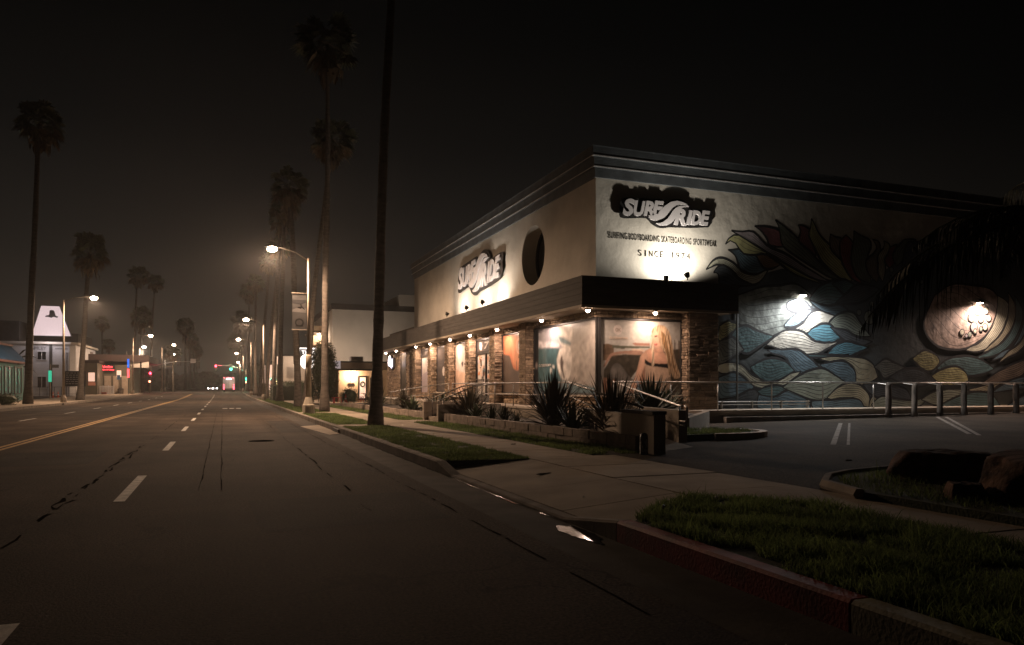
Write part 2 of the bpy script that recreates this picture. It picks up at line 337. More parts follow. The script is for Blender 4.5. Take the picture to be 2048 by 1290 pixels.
# mural, logo and print outlines in wall coordinates (centimetres / metres)
MURAL = """
c 1575,552|1607,585 1643,594 1687,578 1731,553 1790,554|1843,565|1604,567 1629,575 1665,562 1709,528 1760,514 1806,527
s 1606,543|1622,559 1643,564 1679,550 1723,520|1790,508|1622,544 1630,530 1636,512 1694,503
b 1668,627|1716,628 1753,622 1790,603|1840,569|1698,612 1712,589 1727,568 1783,553
o 1790,618|1824,623 1859,613|1897,588|1802,600 1824,580 1859,576
y 1656,646|1676,671 1709,678 1753,664 1813,638 1882,611 1968,573|2112,523|1679,662 1705,652 1731,626 1783,621 1828,624 1874,605 1968,557
l 1681,696|1723,693 1768,696 1798,680 1843,649 1920,626 2015,582|2128,537|1716,683 1760,668 1806,647 1866,620 1968,579 2047,549
m 1782,720|1828,719 1874,710 1897,700 1913,676|1920,654|1813,706 1840,683 1851,665 1874,659
k 1874,750|1905,731 1936,709 1991,669 2047,628 2112,581|2186,546|1893,724 1905,681 1920,658 1983,624 2063,585 2128,556
m 1979,740|2007,733 2039,710 2047,672|2063,629|1991,719 1989,687 2015,664 2039,647
y 2041,768|2055,743 2071,712 2104,683 2153,648 2203,593|2237,546|2039,732 2033,710 2055,673 2096,618 2161,571 2203,550
n 2131,717|2153,706 2182,695 2180,656|2203,606|2132,691 2141,666 2161,642
r 2207,719|2228,698 2241,666 2249,608 2270,570|2283,538|2186,695 2185,662 2195,618 2228,568 2254,550
k 2245,738|2279,718 2313,701 2318,671 2305,638 2322,586|2330,541|2249,706 2245,660 2249,608 2275,564
n 2339,712|2370,701 2374,668 2361,635 2370,589|2361,546|2361,687 2348,660 2318,635 2313,612 2330,574
t 2396,710|2422,695 2418,665 2400,630 2400,591|2391,550|2400,687 2374,655 2370,622 2372,582
r 2427,685|2453,694 2471,682 2453,634|2427,605|2422,665 2409,631
k 2503,723|2552,721 2543,686|2462,614|2480,696 2453,654
s 2589,720|2626,699 2589,662|2489,609|2534,706 2507,657
g 2692,710|2730,706 2673,668|2571,634|2598,700 2580,675
q 1705,467|1806,481 1882,487 1968,504|2047,482|1709,382 1806,336 1905,364 1968,391 2031,431
e 2031,470|2079,509 2145,532 2203,528 2228,503|2237,471|2071,451 2128,457 2186,466
e 2136,531|2186,543 2237,533|2258,521|2161,519 2203,499
s 2153,458|2203,489 2262,524 2330,528|2374,523|2203,460 2270,472 2330,495
b 2031,466|2071,451 2120,444 2178,449|2237,422|2051,447 2096,427 2161,415
p 1968,466|1999,455 2039,431|2079,433|1936,452 1944,428 1999,417 2047,422
p 1944,396|1999,423 2055,422|2071,426|1920,370 1968,372 2023,399
w 1886,335|1968,359 2007,380 2039,409 2079,420 2112,415|2153,410|1936,337 1999,341 2047,358 2104,373 2128,396
f 2116,373|2153,403 2203,418 2245,413 2270,388 2313,350|2330,337|2153,365 2203,356 2262,342 2296,339
B 2015,336|2047,355 2096,369 2136,364 2161,339|2203,324|2039,317 2079,307 2136,310 2170,323
w 1832,294|1874,320 1920,339 1991,338 2031,320 2063,306 2136,308|2220,324|1882,289 1936,274 1999,269 2063,270 2112,287 2161,307
s 2128,367|2203,353 2245,335 2296,323|2339,317|2161,346 2211,315 2270,300
B 2112,264|2153,294 2203,308 2262,303|2318,294|2161,265 2220,266 2270,280
e 1991,262|2079,262 2161,262|2220,266|2039,254 2128,252
b 1836,275|1897,276 1968,272 2031,241 2079,213|2128,197|1866,264 1920,252 1960,209 2015,190 2079,194
t 2071,248|2145,255 2228,253 2296,238 2339,219|2365,179|2145,236 2211,230 2245,205 2262,162 2322,166
b 2079,226|2153,233 2203,227 2245,198|2254,162|2112,204 2161,175 2203,166
g 2344,219|2400,242 2453,230|2525,214|2374,206 2400,183 2462,196
y 1629,356|1658,366 1694,364|1742,356|1627,320 1643,305 1679,333 1709,349
e 1672,312|1701,340 1746,350 1798,336|1866,326|1694,291 1746,274 1798,293
g 1627,302|1665,306 1701,297|1734,274|1626,218 1650,230 1694,255
c 1627,221|1672,224 1723,216 1768,182 1806,170 1859,168 1920,183|1991,200|1627,197 1687,191 1731,170 1776,146 1828,137 1890,146 1944,165
e 1760,213|1821,232 1874,236 1920,227|1960,202|1790,189 1836,170 1890,177
b 1627,176|1679,182 1723,170|1779,143|1627,116 1672,100 1731,109
s 1627,98|1694,100 1776,127|1798,121|1629,71 1731,64 1794,69
e 1790,127|1843,140 1897,140|1956,121|1828,109 1882,102
b 1798,115|1859,100 1920,121 1968,115 2015,89|2039,60|1802,69 1882,62 1968,61
f 1905,140|1968,171 2031,190 2096,197 2153,178|2211,156|1968,124 2039,108 2096,108 2161,133
t 2112,101|2161,133 2211,149 2262,146 2296,127 2318,100|2318,64|2161,95 2211,98 2262,97 2292,74
t 2318,64|2330,97 2356,117|2383,123|2330,64 2348,87
b 2039,89|2120,88 2203,94 2270,88|2296,61|2055,64 2161,59
s 2288,153|2348,153 2418,140 2507,126|2543,86|2330,120 2400,97 2480,79
f 2330,74|2383,100 2444,93 2552,86|2626,106|2374,60 2507,56 2589,72
h 2664,509|2739,540 2845,531 2964,516 3015,461|2974,367|2626,412 2692,346 2787,327 2885,329
c 3025,525|3076,499 3097,457 3056,383 2985,317 2904,291|2836,293|3030,490 3025,440 2985,374 2924,323 2875,307
t 3087,542|3128,487 3118,414 3066,348 2995,303|2934,285|3097,485 3087,427 3046,362 2985,317
e 3128,530|3170,474 3160,401 3097,320 3005,275|2885,259|3139,472 3128,407 3066,333 2974,289
b 3181,532|3229,461 3223,388 3170,321 3087,280|2985,250|3192,460 3181,394 3128,320 3056,290
t 3288,441|3223,359 3160,299 3087,269|3025,240|3213,388 3160,328 3087,287
e 2673,215|2739,250 2845,259 2934,246|3005,218|2739,209 2845,196 2934,203
y 2635,181|2711,208 2787,216 2836,196|2855,168|2692,160 2768,157
t 3288,294|3149,227 3046,183 2944,147|2787,119|3192,212 3087,176 2985,132 2885,115
y 2543,254|2608,279 2673,263|2692,243|2580,231 2626,215 2664,222
s 2418,180|2507,207 2598,201|2673,167|2507,160 2598,153
f 2589,92|2673,119 2787,126|2934,111|2692,71 2806,70
e 2673,61|2768,91 2885,112 2985,104|3046,57|2787,53 2924,51
n 2924,154|3035,204 3149,241|3310,287|3046,168 3170,198
b 2985,118|3087,161 3192,183|3353,199|3087,132 3213,147
e 3288,390|3364,318 3342,243 3256,184|3170,147|3310,317 3277,257 3223,205
c 3386,541|3465,440 3453,327 3386,244|3299,154|3409,438 3398,348 3342,258
b 3066,57|3192,103 3353,125|3521,117|3213,67 3364,65
"""
MURAL_BASE = [(1625, 63), (1625, 410), (1705, 419), (1705, 503), (1636, 511), (1731, 523), (1843, 557), (1905, 574), (2031, 564), (2161, 539), (2330, 554), (2418, 605), (2489, 696), (2552, 721), (2608, 714), (2654, 700), (2711, 715), (2768, 723), (2845, 699), (2985, 701), (3192, 736), (3521, 781), (4001, 807), (4001, 38)]
MURAL_DOTS = [(2870, 427, 15, 'c'), (2924, 424, 14, 'f'), (2970, 428, 12, 'c'), (2885, 389, 18, 'l'), (2954, 460, 13, 'c'), (2906, 455, 14, 'w'), (2949, 391, 12, 'c'), (2924, 382, 8, 'f'), (2816, 366, 10, 'c'), (2860, 358, 9, 'f'), (2891, 372, 8, 'c'), (2840, 352, 6, 'l'), (2431, 599, 9, 'g'), (2503, 610, 9, 'g'), (2498, 569, 12, 'g'), (2458, 537, 16, 'g'), (2534, 537, 13, 'g'), (2383, 497, 13, 'g'), (2374, 457, 14, 'g'), (2318, 409, 25, 'f'), (2266, 427, 10, 'g'), (2409, 445, 10, 'e'), (2589, 560, 8, 'g'), (2427, 569, 6, 's'), (2330, 462, 9, 'g')]
SWOOSH_TOP = [(0.9, 0.193), (0.786, 0.28), (0.636, 0.33), (0.411, 0.353), (0.163, 0.289), (-0.058, 0.142), (-0.254, -0.044), (-0.352, -0.178), (-0.425, -0.142), (-0.498, -0.211), (-0.594, -0.23), (-0.691, -0.227), (-0.679, -0.289), (-0.594, -0.366), (-0.473, -0.388), (-0.376, -0.38), (-0.254, -0.339), (-0.107, -0.274), (0.015, -0.169), (0.126, -0.033), (0.238, 0.093), (0.386, 0.191), (0.561, 0.238), (0.736, 0.222)]
SWOOSH_LOW = [(0.9, 0.187), (0.711, 0.205), (0.511, 0.181), (0.362, 0.104), (0.238, -0.023), (0.151, -0.158), (0.04, -0.294), (-0.132, -0.413), (-0.254, -0.454), (-0.388, -0.476), (-0.279, -0.52), (-0.132, -0.529), (0.04, -0.505), (0.188, -0.43), (0.287, -0.338), (0.374, -0.203), (0.486, 0.019), (0.611, 0.115), (0.736, 0.164)]
LOGO_BACK = [(-1.76, 0.098), (-1.69, 0.238), (-1.525, 0.294), (-1.289, 0.305), (-0.425, 0.352), (-0.083, 0.362), (0.015, 0.275), (0.188, 0.365), (0.411, 0.427), (0.661, 0.418), (0.887, 0.31), (0.988, 0.19), (0.963, 0.124), (1.421, 0.152), (1.91, 0.161), (1.871, -0.059), (1.742, -0.438), (0.287, -0.554), (0.139, -0.561), (-0.107, -0.612), (-0.327, -0.597), (-0.57, -0.49), (-0.763, -0.327), (-1.194, -0.362), (-1.596, -0.395), (-1.76, -0.356), (-1.783, -0.193)]
POSTER_BEACH = """
sky 1159,366 1466,369 1466,272 1159,266
glow 1242,367 1371,371 1371,331 1349,302 1279,296 1245,328
hill 1159,282 1180,284 1200,278 1200,246 1159,245
band 1159,248 1316,250 1316,236 1159,229
rack 1194,279 1245,278 1335,278 1335,272 1242,270 1237,267 1194,271
board 1268,288 1279,289 1335,288 1335,280 1279,279
cream 1266,267 1300,268 1316,265 1314,258 1268,261
skin3 1159,208 1182,246 1198,255 1237,261 1303,262 1303,248 1242,251 1211,248 1191,242 1169,211
dark 1162,197 1191,241 1242,249 1300,248 1300,212 1279,189 1263,170 1162,170
brown 1159,172 1216,172 1216,122 1159,122
dark 1300,250 1466,272 1466,121 1279,122
pole 1431,302 1435,302 1437,238 1431,238
pole 1448,300 1453,300 1454,238 1448,238
jeans 1176,122 1178,147 1185,193 1198,215 1213,220 1228,212 1247,189 1268,168 1290,164 1279,152 1237,159 1216,156 1198,166 1191,122
belly 1318,217 1371,210 1410,204 1417,176 1398,152 1360,136 1333,145 1316,171
tan 1322,166 1371,154 1415,176 1426,150 1398,121 1349,121 1316,136
skin2 1316,262 1344,273 1371,267 1394,256 1410,233 1408,218 1352,221 1320,231
skin 1322,262 1303,250 1294,226 1286,198 1274,166 1258,138 1247,122 1275,122 1284,142 1300,169 1314,194 1320,217 1327,241
shade 1306,189 1316,213 1318,166 1300,152 1292,152
black 1316,236 1335,222 1371,219 1406,221 1410,205 1371,210 1335,213 1316,221
skin2 1353,274 1383,279 1388,258 1360,258
skin 1343,327 1357,335 1376,331 1385,303 1380,279 1365,269 1354,272 1348,286 1344,297 1345,306 1342,313
black 1352,313 1364,316 1367,312 1356,309
mouth 1351,286 1365,288 1363,282 1356,281
hair 1341,330 1352,342 1371,350 1390,349 1406,337 1418,313 1428,271 1434,238 1451,195 1458,176 1431,170 1420,189 1412,182 1404,223 1395,258 1382,270 1372,298 1365,328 1352,330 1344,321
hair2 1341,321 1339,302 1341,269 1344,236 1341,214 1352,213 1353,239 1352,267 1348,290 1343,300
hair3 1379,331 1395,318 1406,280 1415,237 1420,200 1409,223 1398,263 1384,291
hair3 1401,332 1412,308 1420,271 1426,233 1437,200 1448,176 1431,200 1420,238 1412,280
"""
POSTER_WAVE = """
strip 2731,368 2655,362 2655,121 2731,120
sky 2655,362 2579,363 2426,359 2397,292 2462,279 2655,288
sky2 2655,319 2469,302 2462,284 2655,290
teal 2655,290 2460,280 2484,258 2487,244 2484,210 2462,185 2433,165 2454,148 2560,136 2655,121
foam 2426,359 2167,360 2167,142 2277,146 2370,157 2426,166
foam2 2370,291 2167,308 2167,203 2277,159 2370,178
white 2460,280 2384,289 2363,237 2380,178 2433,165 2469,194 2485,223 2485,248
white 2491,360 2370,356 2363,305 2426,282 2469,309
teal2 2476,328 2433,319 2370,297 2384,289 2454,302
teal2 2454,148 2433,165 2370,157 2277,146 2167,142 2167,124 2655,121 2560,136
man 2454,250 2446,254 2438,249 2438,241 2428,232 2433,215 2430,197 2418,174 2431,174 2443,194 2454,210 2459,233
glint 2548,212 2533,213 2530,192 2546,193
glint 2529,221 2508,220 2508,211 2525,214
"""
# ------------------------------------------------------------------ ground, street, pavements
YS = [-40, 0, 30, 60, 90] + [90+7.5*i for i in range(1, 11)] + [200, 260, 340, 500, 800, 1500]
def strip(x0, x1, y0, y1, z, mb=None, dx=None):
    mb = mb or MB(); ys = [y0] + [y for y in YS if y0 < y < y1] + [y1]
    vs = []; fs = []
    for y in ys: vs += [(x0,y,z+gz(y)), (x1,y,z+gz(y))]
    for i in range(len(ys)-1): fs.append((2*i, 2*i+1, 2*i+3, 2*i+2))
    return mb.add(vs, fs)
struct(strip(-900, 900, -40, 1500, -0.06), 'ground', M_soil)
struct(strip(-12.0, 2.72, -40, 900, 0.0), 'road', M_asph)
struct(strip(2.72, 3.35, -40, 140, -0.004), 'gutter', M_gutter)
# painted lines
for i in range(16):
    y = 2.3 + 8.0*i
    struct(strip(-1.25, -1.12, y, y+2.9, 0.004), 'lane_dash', M_white)
for i in range(10):
    y = 26.9 + 9.6*i
    struct(strip(-7.95, -7.83, y, y+3.0, 0.004), 'lane_dash', M_white)
for x in (-4.90, -4.70):
    struct(strip(x, x+0.115, -10, 135, 0.004), 'centre_line', M_yellow)
for x in (0.0, 0.42, 0.84):
    struct(strip(x, x+0.3, 52.5, 54.3, 0.004), 'road_stencil_mark', M_white)
struct(strip(-11.9, 3.2, 146, 146.5, 0.004), 'stop_line', M_white)
# open joints and worn wheel lines in the asphalt
def seam(x, y0, y1, w, seed, amp=.07, name='road_seam', skip=.12):
    g = random.Random(seed); y = y0; run = []; mb = MB(); xx = x
    from mathutils import noise
    while y < y1:
        q = noise.noise(Vector((seed, y*.5, 0))); q2 = noise.noise(Vector((seed+9, y*2.2, 1)))
        ww = w*max(.12, .55+.9*q2+.5*q); cx = x+amp*q+amp*.5*q2
        run.append((cx-ww*g.uniform(.4,.7), cx+ww*g.uniform(.4,.7), y)); y += g.uniform(.10,.28)*(1+y/30)
    vs = []; fs = []
    for a, b, yy in run: vs += [(a,yy,.0025),(b,yy,.0025)]
    for i in range(len(run)-1):
        if g.random() > skip: fs.append((2*i,2*i+1,2*i+3,2*i+2))
    mb.add(vs, fs); struct(mb, name, M_seam)
seam(-1.78, 6, 46, .038, 2, .11, skip=.45); seam(-1.82, 8, 20, .07, 5, .18, skip=.6); seam(1.6, 8, 36, .03, 3, .07, skip=.4)
seam(-.30, 11, 44, .02, 11, .02, 'wheel_line', .0); seam(-.02, 11, 44, .02, 12, .02, 'wheel_line', .0); seam(2.45, 4, 40, .03, 13, .05, skip=.3)
for pts in ([(.35,7.6),(2.3,7.75),(2.28,9.9),(.3,9.8)],[(-4.2,15.5),(-2.3,15.6),(-2.35,18.9),(-4.25,18.7)],[(1.75,24.5),(2.6,24.5),(2.6,33),(1.7,33)]):
    mb = MB(); mb.add([(x,y,.0012) for x,y in pts], [(0,1,2,3)]); struct(mb, 'asphalt_patch', asphalt_mat('patch_asphalt', (0.042,0.037,0.033)))
mb = MB(); mb.lathe([(.33,.0),(.33,.004),(.30,.004),(.295,.0035)], (.95,20.7), 22); struct(mb, 'manhole_cover', M_seam)
# right kerb: short cast lengths, red near the driveway
kx0, kx1 = 3.35, 3.50
def kerb(y0, y1, z1, m, name='kerb_stone', x0=kx0, x1=kx1, bot=-0.05, z2=None):
    mb = MB(); z2 = z1 if z2 is None else z2; a, b = gz(y0), gz(y1); c = 0.022
    P = [(x0,bot),(x1,bot),(x1,0),(x0+c,0),(x0,-c)]
    vs = [(x,y0,(bot+a if i<2 else z1+z+a)) for i,(x,z) in enumerate(P)] + [(x,y1,(bot+b if i<2 else z2+z+b)) for i,(x,z) in enumerate(P)]
    fs = [(0,1,2,3,4),(9,8,7,6,5)] + [(i,i+5,(i+1)%5+5,(i+1)%5) for i in range(5)]
    mb.add(vs, fs)
    return struct(mb, name, m)
kerb(3.32, 6.03, 0.185, M_red, 'red_kerb')
kerb(-2.0, 3.30, 0.185, M_pale, 'pale_kerb')
kerb(6.04, 7.2, 0.185, M_kerb, 'dropped_kerb', z2=0.03)
kerb(7.2, 11.3, 0.03, M_kerb, 'dropped_kerb')
kerb(11.3, 12.2, 0.03, M_kerb, 'dropped_kerb', z2=0.175)
y = 12.21
while y < 138:
    L = 2.55 if y < 60 else 12
    if not (23.0 < y < 24.9): kerb(y, y+L-0.015, 0.175, M_kerb)
    else: kerb(y, y+L-0.015, 0.185, M_gutter)
    y += L
for y0 in (-40, -20, 0, 20, 40, 52, 70, 90, 105, 120): kerb(y0, y0+(12 if y0 in (40,) else 17 if y0 in (52,) else 19.9 if y0 < 90 else 14.9), 0.16, M_kerb, x0=-12.15, x1=-12.0)
# storm drain inlet
mb = MB(); mb.bx(3.30, 3.345, 23.35, 24.6, -0.003, 0.115); struct(mb, 'storm_drain_opening', M_black)
mb = MB(); mb.add([(2.60,27.9,0.005),(3.345,28.6,0.005),(3.345,23.2,0.005),(2.95,22.6,0.005)], [(0,3,2,1)]); struct(mb, 'drain_apron', M_conc)
# water lying in the gutter
pg = random.Random(2); po = resample([(3.06,6.72),(3.16,6.93),(3.31,6.86),(3.33,6.55),(3.28,6.2),(3.16,5.95),(3.10,6.25),(3.06,6.72)], 46)[:-1]
po = [(min(3.335, x+pg.gauss(0,.008)), y+pg.gauss(0,.018)) for x, y in po]
mb = MB(); mb.add([(x,y,0.003) for x,y in po], [tuple(range(len(po)-1,-1,-1))])
struct(mb, 'puddle', M_water)
g = random.Random(3); mb = MB(); y = 7.05; pts = []
while y < 20:
    w = g.uniform(0.0, 0.05) if y < 13 else g.uniform(0.0, 0.035)
    pts.append((3.335-w, 3.338, y)); y += g.uniform(0.15, 0.45)
vs = []; fs = []
for a, b, yy in pts: vs += [(a,yy,0.003),(b,yy,0.003)]
for i in range(len(pts)-1): fs.append((2*i,2*i+1,2*i+3,2*i+2))
mb.add(vs, fs); struct(mb, 'gutter_water', M_water)
# pavement slabs (real joints)
g = random.Random(5)
walk = tag(bpy.data.objects.new('pavement', None), kind='structure'); COL.objects.link(walk)
def slab(x0, x1, y0, y1, z, name='paving_slab', z00=None):
    d = 0.008; t = g.uniform(-0.004, 0.004); mb = MB()
    za = z if z00 is None else z00
    vs = [(x0+d,y0+d,-0.05),(x1-d,y0+d,-0.05),(x1-d,y1-d,-0.05),(x0+d,y1-d,-0.05),(x0+d,y0+d,za+t),(x1-d,y0+d,z+t),(x1-d,y1-d,z-t),(x0+d,y1-d,za-t)]
    vs = [(a,b,c+gz(b)) for a,b,c in vs]
    mb.add(vs, [(0,3,2,1),(4,5,6,7),(0,1,5,4),(1,2,6,5),(2,3,7,6),(3,0,4,7)])
    mb.obj(name, M_conc, walk)
y = -3.0
while y < 6.0: slab(5.8, 6.62, y, y+1.5, 0.165); y += 1.5
for i in range(4):
    y = 6.0+1.55*i
    slab(5.0, 6.72, y, y+1.55, 0.165)
    slab(3.5, 5.0, y, y+1.55, 0.16, z00=0.035)
y = 12.2
while y < 60: slab(5.0, 6.3, y, y+1.5, 0.165); y += 1.5
while y < 138: slab(5.0, 7.0, y, y+6, 0.165); y += 6
mb = MB(); strip(-18.5, -12.15, -40, 140, 0.15, mb); struct(mb, 'far_pavement', M_conc)
mb = MB(); strip(-80, -18.5, -40, 500, 0.12, mb); struct(mb, 'far_forecourt', M_lot)
mb = MB(); strip(7.0, 80, 55.3, 138, 0.10, mb); struct(mb, 'cafe_forecourt', M_conc)
mb = MB(); strip(-80, 80, 149, 168, 0.006, mb); struct(mb, 'cross_street', M_asph)
# turf verges
VN = [(3.51,-3),(3.51,6.0),(4.2,6.72),(4.9,7.05),(5.4,6.9),(5.78,6.2),(5.78,-3)]
mb = MB(); mb.prism(VN, -0.05, 0.172); struct(mb, 'near_verge', M_turf)
mb = MB(); mb.prism([(3.51,12.25),(4.95,12.0),(4.98,24.0),(3.51,24.0)], -0.05, 0.163); struct(mb, 'street_verge', M_turf)
slab(3.51, 4.98, 24.0, 25.2, 0.167)
mb = MB(); mb.prism([(3.51,25.2),(4.98,25.2),(4.98,37.0),(3.51,37.0)], -0.05, 0.163); struct(mb, 'street_verge', M_turf)
slab(3.51, 4.98, 37.0, 38.6, 0.167)
mb = MB(); mb.prism([(3.51,38.6),(4.98,38.6),(4.98,88.0),(3.51,88.0)], -0.05, 0.163); struct(mb, 'street_verge', M_turf)
mb = MB(); mb.prism([(6.31,12.4),(7.35,12.2),(7.35,26.0),(6.31,26.0)], -0.05, 0.16); struct(mb, 'planter_verge', M_turf)
mb = MB(); mb.prism([(6.31,28.2),(7.35,28.2),(7.35,54.0),(6.31,54.0)], -0.05, 0.16); struct(mb, 'planter_verge', M_turf)
slab(6.3, 7.3, 26.0, 28.2, 0.165)
# parking lot, sloping gently up towards the mural wall
def lz(x): return 0.165 + 0.0112*(x-6.75)
mb = MB(); mb.add([(6.74,6.0,lz(6.74)),(60,6.0,lz(60)),(60,20.1,lz(60)),(6.74,20.1,lz(6.74))], [(0,1,2,3)]); struct(mb, 'parking_lot', M_lot)
mb = MB(); mb.add([(6.64,-20,0.12),(60,-20,lz(60)-0.1),(60,6.0,lz(60)-0.02),(6.64,6.0,0.15)], [(0,1,2,3)]); struct(mb, 'lot_ground', M_soil)
def stripe(p, q, w):
    d = Vector((q[0]-p[0], q[1]-p[1])).normalized(); nx, ny = -d.y*w/2, d.x*w/2; mb = MB()
    mb.add([(x,y,lz(x)+0.004) for x,y in ((p[0]-nx,p[1]-ny),(q[0]-nx,q[1]-ny),(q[0]+nx,q[1]+ny),(p[0]+nx,p[1]+ny))], [(0,3,2,1)])
    return struct(mb, 'bay_line', M_bay)
stripe((17.95,18.1),(11.75,12.05),0.11); stripe((18.1,17.9),(11.95,11.85),0.06)
stripe((23.6,19.35),(16.8,12.9),0.11); stripe((23.85,19.2),(16.6,12.5),0.10)
# kerbed planting bed on the right with boulders
PB = [(6.66,-2),(6.66,6.6),(6.95,7.2),(7.5,7.7),(8.1,7.95),(9.2,8.15),(16,8.7),(16,-2)]
mb = MB(); mb.prism(PB, -0.05, 0.235); struct(mb, 'planting_bed', M_turf)
edge = [(6.62,6.4),(6.9,7.2),(7.45,7.72),(8.05,7.99),(9.2,8.2),(16,8.76)]
mb = MB(); mb.tube([(x,y,0.205) for x,y in edge], 0.075, 6); struct(mb, 'bed_kerb', M_kerb)
# grass blades (stuff): thin triangles leaning every way
def grass(name, poly, n, z, h0, h1, w, near=None, seed=1):
    g = random.Random(seed); xs = [p[0] for p in poly]; ys = [p[1] for p in poly]
    def inside(x, y):
        c = False; k = len(poly)
        for i in range(k):
            (x0,y0),(x1,y1) = poly[i], poly[i-1]
            if (y0>y)!=(y1>y) and x < (x1-x0)*(y-y0)/(y1-y0)+x0: c = not c
        return c
    from mathutils import noise
    vs = []; fs = []; k = 0
    while k < n:
        x = g.uniform(min(xs), max(xs)); t = g.random()
        y = min(ys)+(max(ys)-min(ys))*(t**near if near else t)
        k += 1
        if not inside(x, y): continue
        q = noise.noise(Vector((x*1.6, y*1.6, 3.0))); q3 = noise.noise(Vector((x*2.7, y*2.7, 8.0)))
        if q3 < -.22 and g.random() < min(1,(-q3-.22)*6): continue
        h = g.uniform(h0, h1)*(1+0.75*q); h *= (1.9 if g.random() < .012 else 1)*(1+.5*max(0,q3)); a = g.uniform(0, 6.283); lx = g.gauss(0, 0.45)*h; ly = g.gauss(0, 0.45)*h; ww = w*g.uniform(0.6, 1.3)
        dx, dy = math.cos(a)*ww, math.sin(a)*ww; o = len(vs)
        vs += [(x-dx,y-dy,z),(x+dx,y+dy,z),(x+dx*.6+lx*.45,y+dy*.6+ly*.45,z+h*.62),(x-dx*.6+lx*.45,y-dy*.6+ly*.45,z+h*.62),(x+lx*1.25,y+ly*1.25,z+h)]
        fs += [(o,o+1,o+2,o+3),(o+3,o+2,o+4)]
    me = bpy.data.meshes.new(name); me.from_pydata(vs, [], fs); me.materials.append(M_grass)
    return tag(put(bpy.data.objects.new(name, me)), kind='stuff')
grass('near_verge_grass', [(3.5,0.6),(3.5,6.02),(4.2,6.74),(4.9,7.07),(5.4,6.92),(5.8,6.2),(5.8,0.6)], 50000, 0.17, 0.035, 0.095, 0.0045, seed=11)
grass('street_verge_grass', [(3.5,12.25),(4.97,12.0),(4.99,24.0),(3.5,24.0)], 30000, 0.16, 0.025, 0.06, 0.005, near=1.4, seed=12)
grass('street_verge_grass', [(3.5,25.2),(4.99,25.2),(4.99,37.0),(3.5,37.0)], 12000, 0.16, 0.03, 0.06, 0.008, seed=13)
grass('street_verge_grass', [(3.5,38.6),(4.99,38.6),(4.99,88),(3.5,88)], 12000, 0.16, 0.03, 0.06, 0.012, near=1.6, seed=14)
grass('planter_verge_grass', [(6.3,12.4),(7.36,12.2),(7.36,26),(6.3,26)], 16000, 0.158, 0.03, 0.08, 0.006, near=1.3, seed=15)
grass('planter_verge_grass', [(6.3,28.2),(7.36,28.2),(7.36,54),(6.3,54)], 6000, 0.158, 0.03, 0.08, 0.009, near=1.4, seed=16)
grass('planting_bed_grass', [(6.75,2.5),(6.75,6.6),(7.1,7.2),(7.6,7.6),(8.2,7.85),(13,8.3),(13,4.5)], 14000, 0.232, 0.04, 0.10, 0.006, seed=17)
# dandelion heads in the near verge
for i, (x, y) in enumerate(((4.55,6.2),(3.75,5.9),(5.15,5.2))):
    t = thing('dandelion', (x,y,0.17), ['dandelion clock on a thin stalk in the middle of the near grass verge','dandelion clock near the worn end of the red kerb','dandelion clock furthest from the red kerb in the near grass verge'][i], 'flower', 'dandelions in the near verge')
    mb = MB(); mb.tube([(x,y,0.17),(x+.01,y,0.30)], 0.003, 4); mb.obj('stalk', M_grass, t)
    mb = MB(); mb.ico((x+.01,y,0.315), 0.017, 1, 0.1); mb.obj('seed_head', M_letter, t)
# dry leaves and scraps on the concrete
for i, (x, y, a, l) in enumerate(((4.45,10.2,0.35,.34),(4.05,8.1,0.9,.07),(5.9,15.2,0.2,.14),(9.6,9.5,.1,.16))):
    mb = MB(); d = Vector((math.cos(a), math.sin(a))); nrm = Vector((-d.y, d.x))
    z = 0.175 if x < 6.7 else lz(x)+.01
    if x < 5: z = 0.16-(5-x)*.083+.012
    P = [(-l/2,0),(-l*.2,l*.06),(l*.3,l*.09),(l/2,0.02*l),(l*.2,-l*.05),(-l*.25,-l*.05)]
    vs = [(x+d.x*p+nrm.x*q, y+d.y*p+nrm.y*q, z+0.012*math.sin(k*2.1)) for k,(p,q) in enumerate(P)]
    o = len(vs); vs += [(p[0],p[1],p[2]-0.006) for p in vs]
    mb.add(vs, [tuple(range(6)), tuple(range(11,5,-1))]+[(k,(k+1)%6,(k+1)%6+6,k+6) for k in range(6)])
    tag(mb.obj('fallen_frond_scrap', M_skirt if i != 1 else M_letter), ['long dark strip of dry frond lying on the driveway slabs','small pale scrap lying by the driveway gutter','curled dry leaf on the pavement beside the block planter','flat pale scrap lying on the parking lot'][i], 'leaf' if i != 1 else 'litter', 'scraps on the ground')
# ------------------------------------------------------------------ surf shop
XF, YW = 11.44, 22.0                      # street front and mural wall planes
shop = thing('surf_shop', (XF, YW, 0.7), 'cream surf shop with stone piers, dark canopy and a wave mural on its side', 'shop')
def Tside(y0): return lambda a, b, d: (a, y0-d, b)
def Tfront(x0, yc=0.0): return lambda a, b, d: (x0-d, yc-a, b)
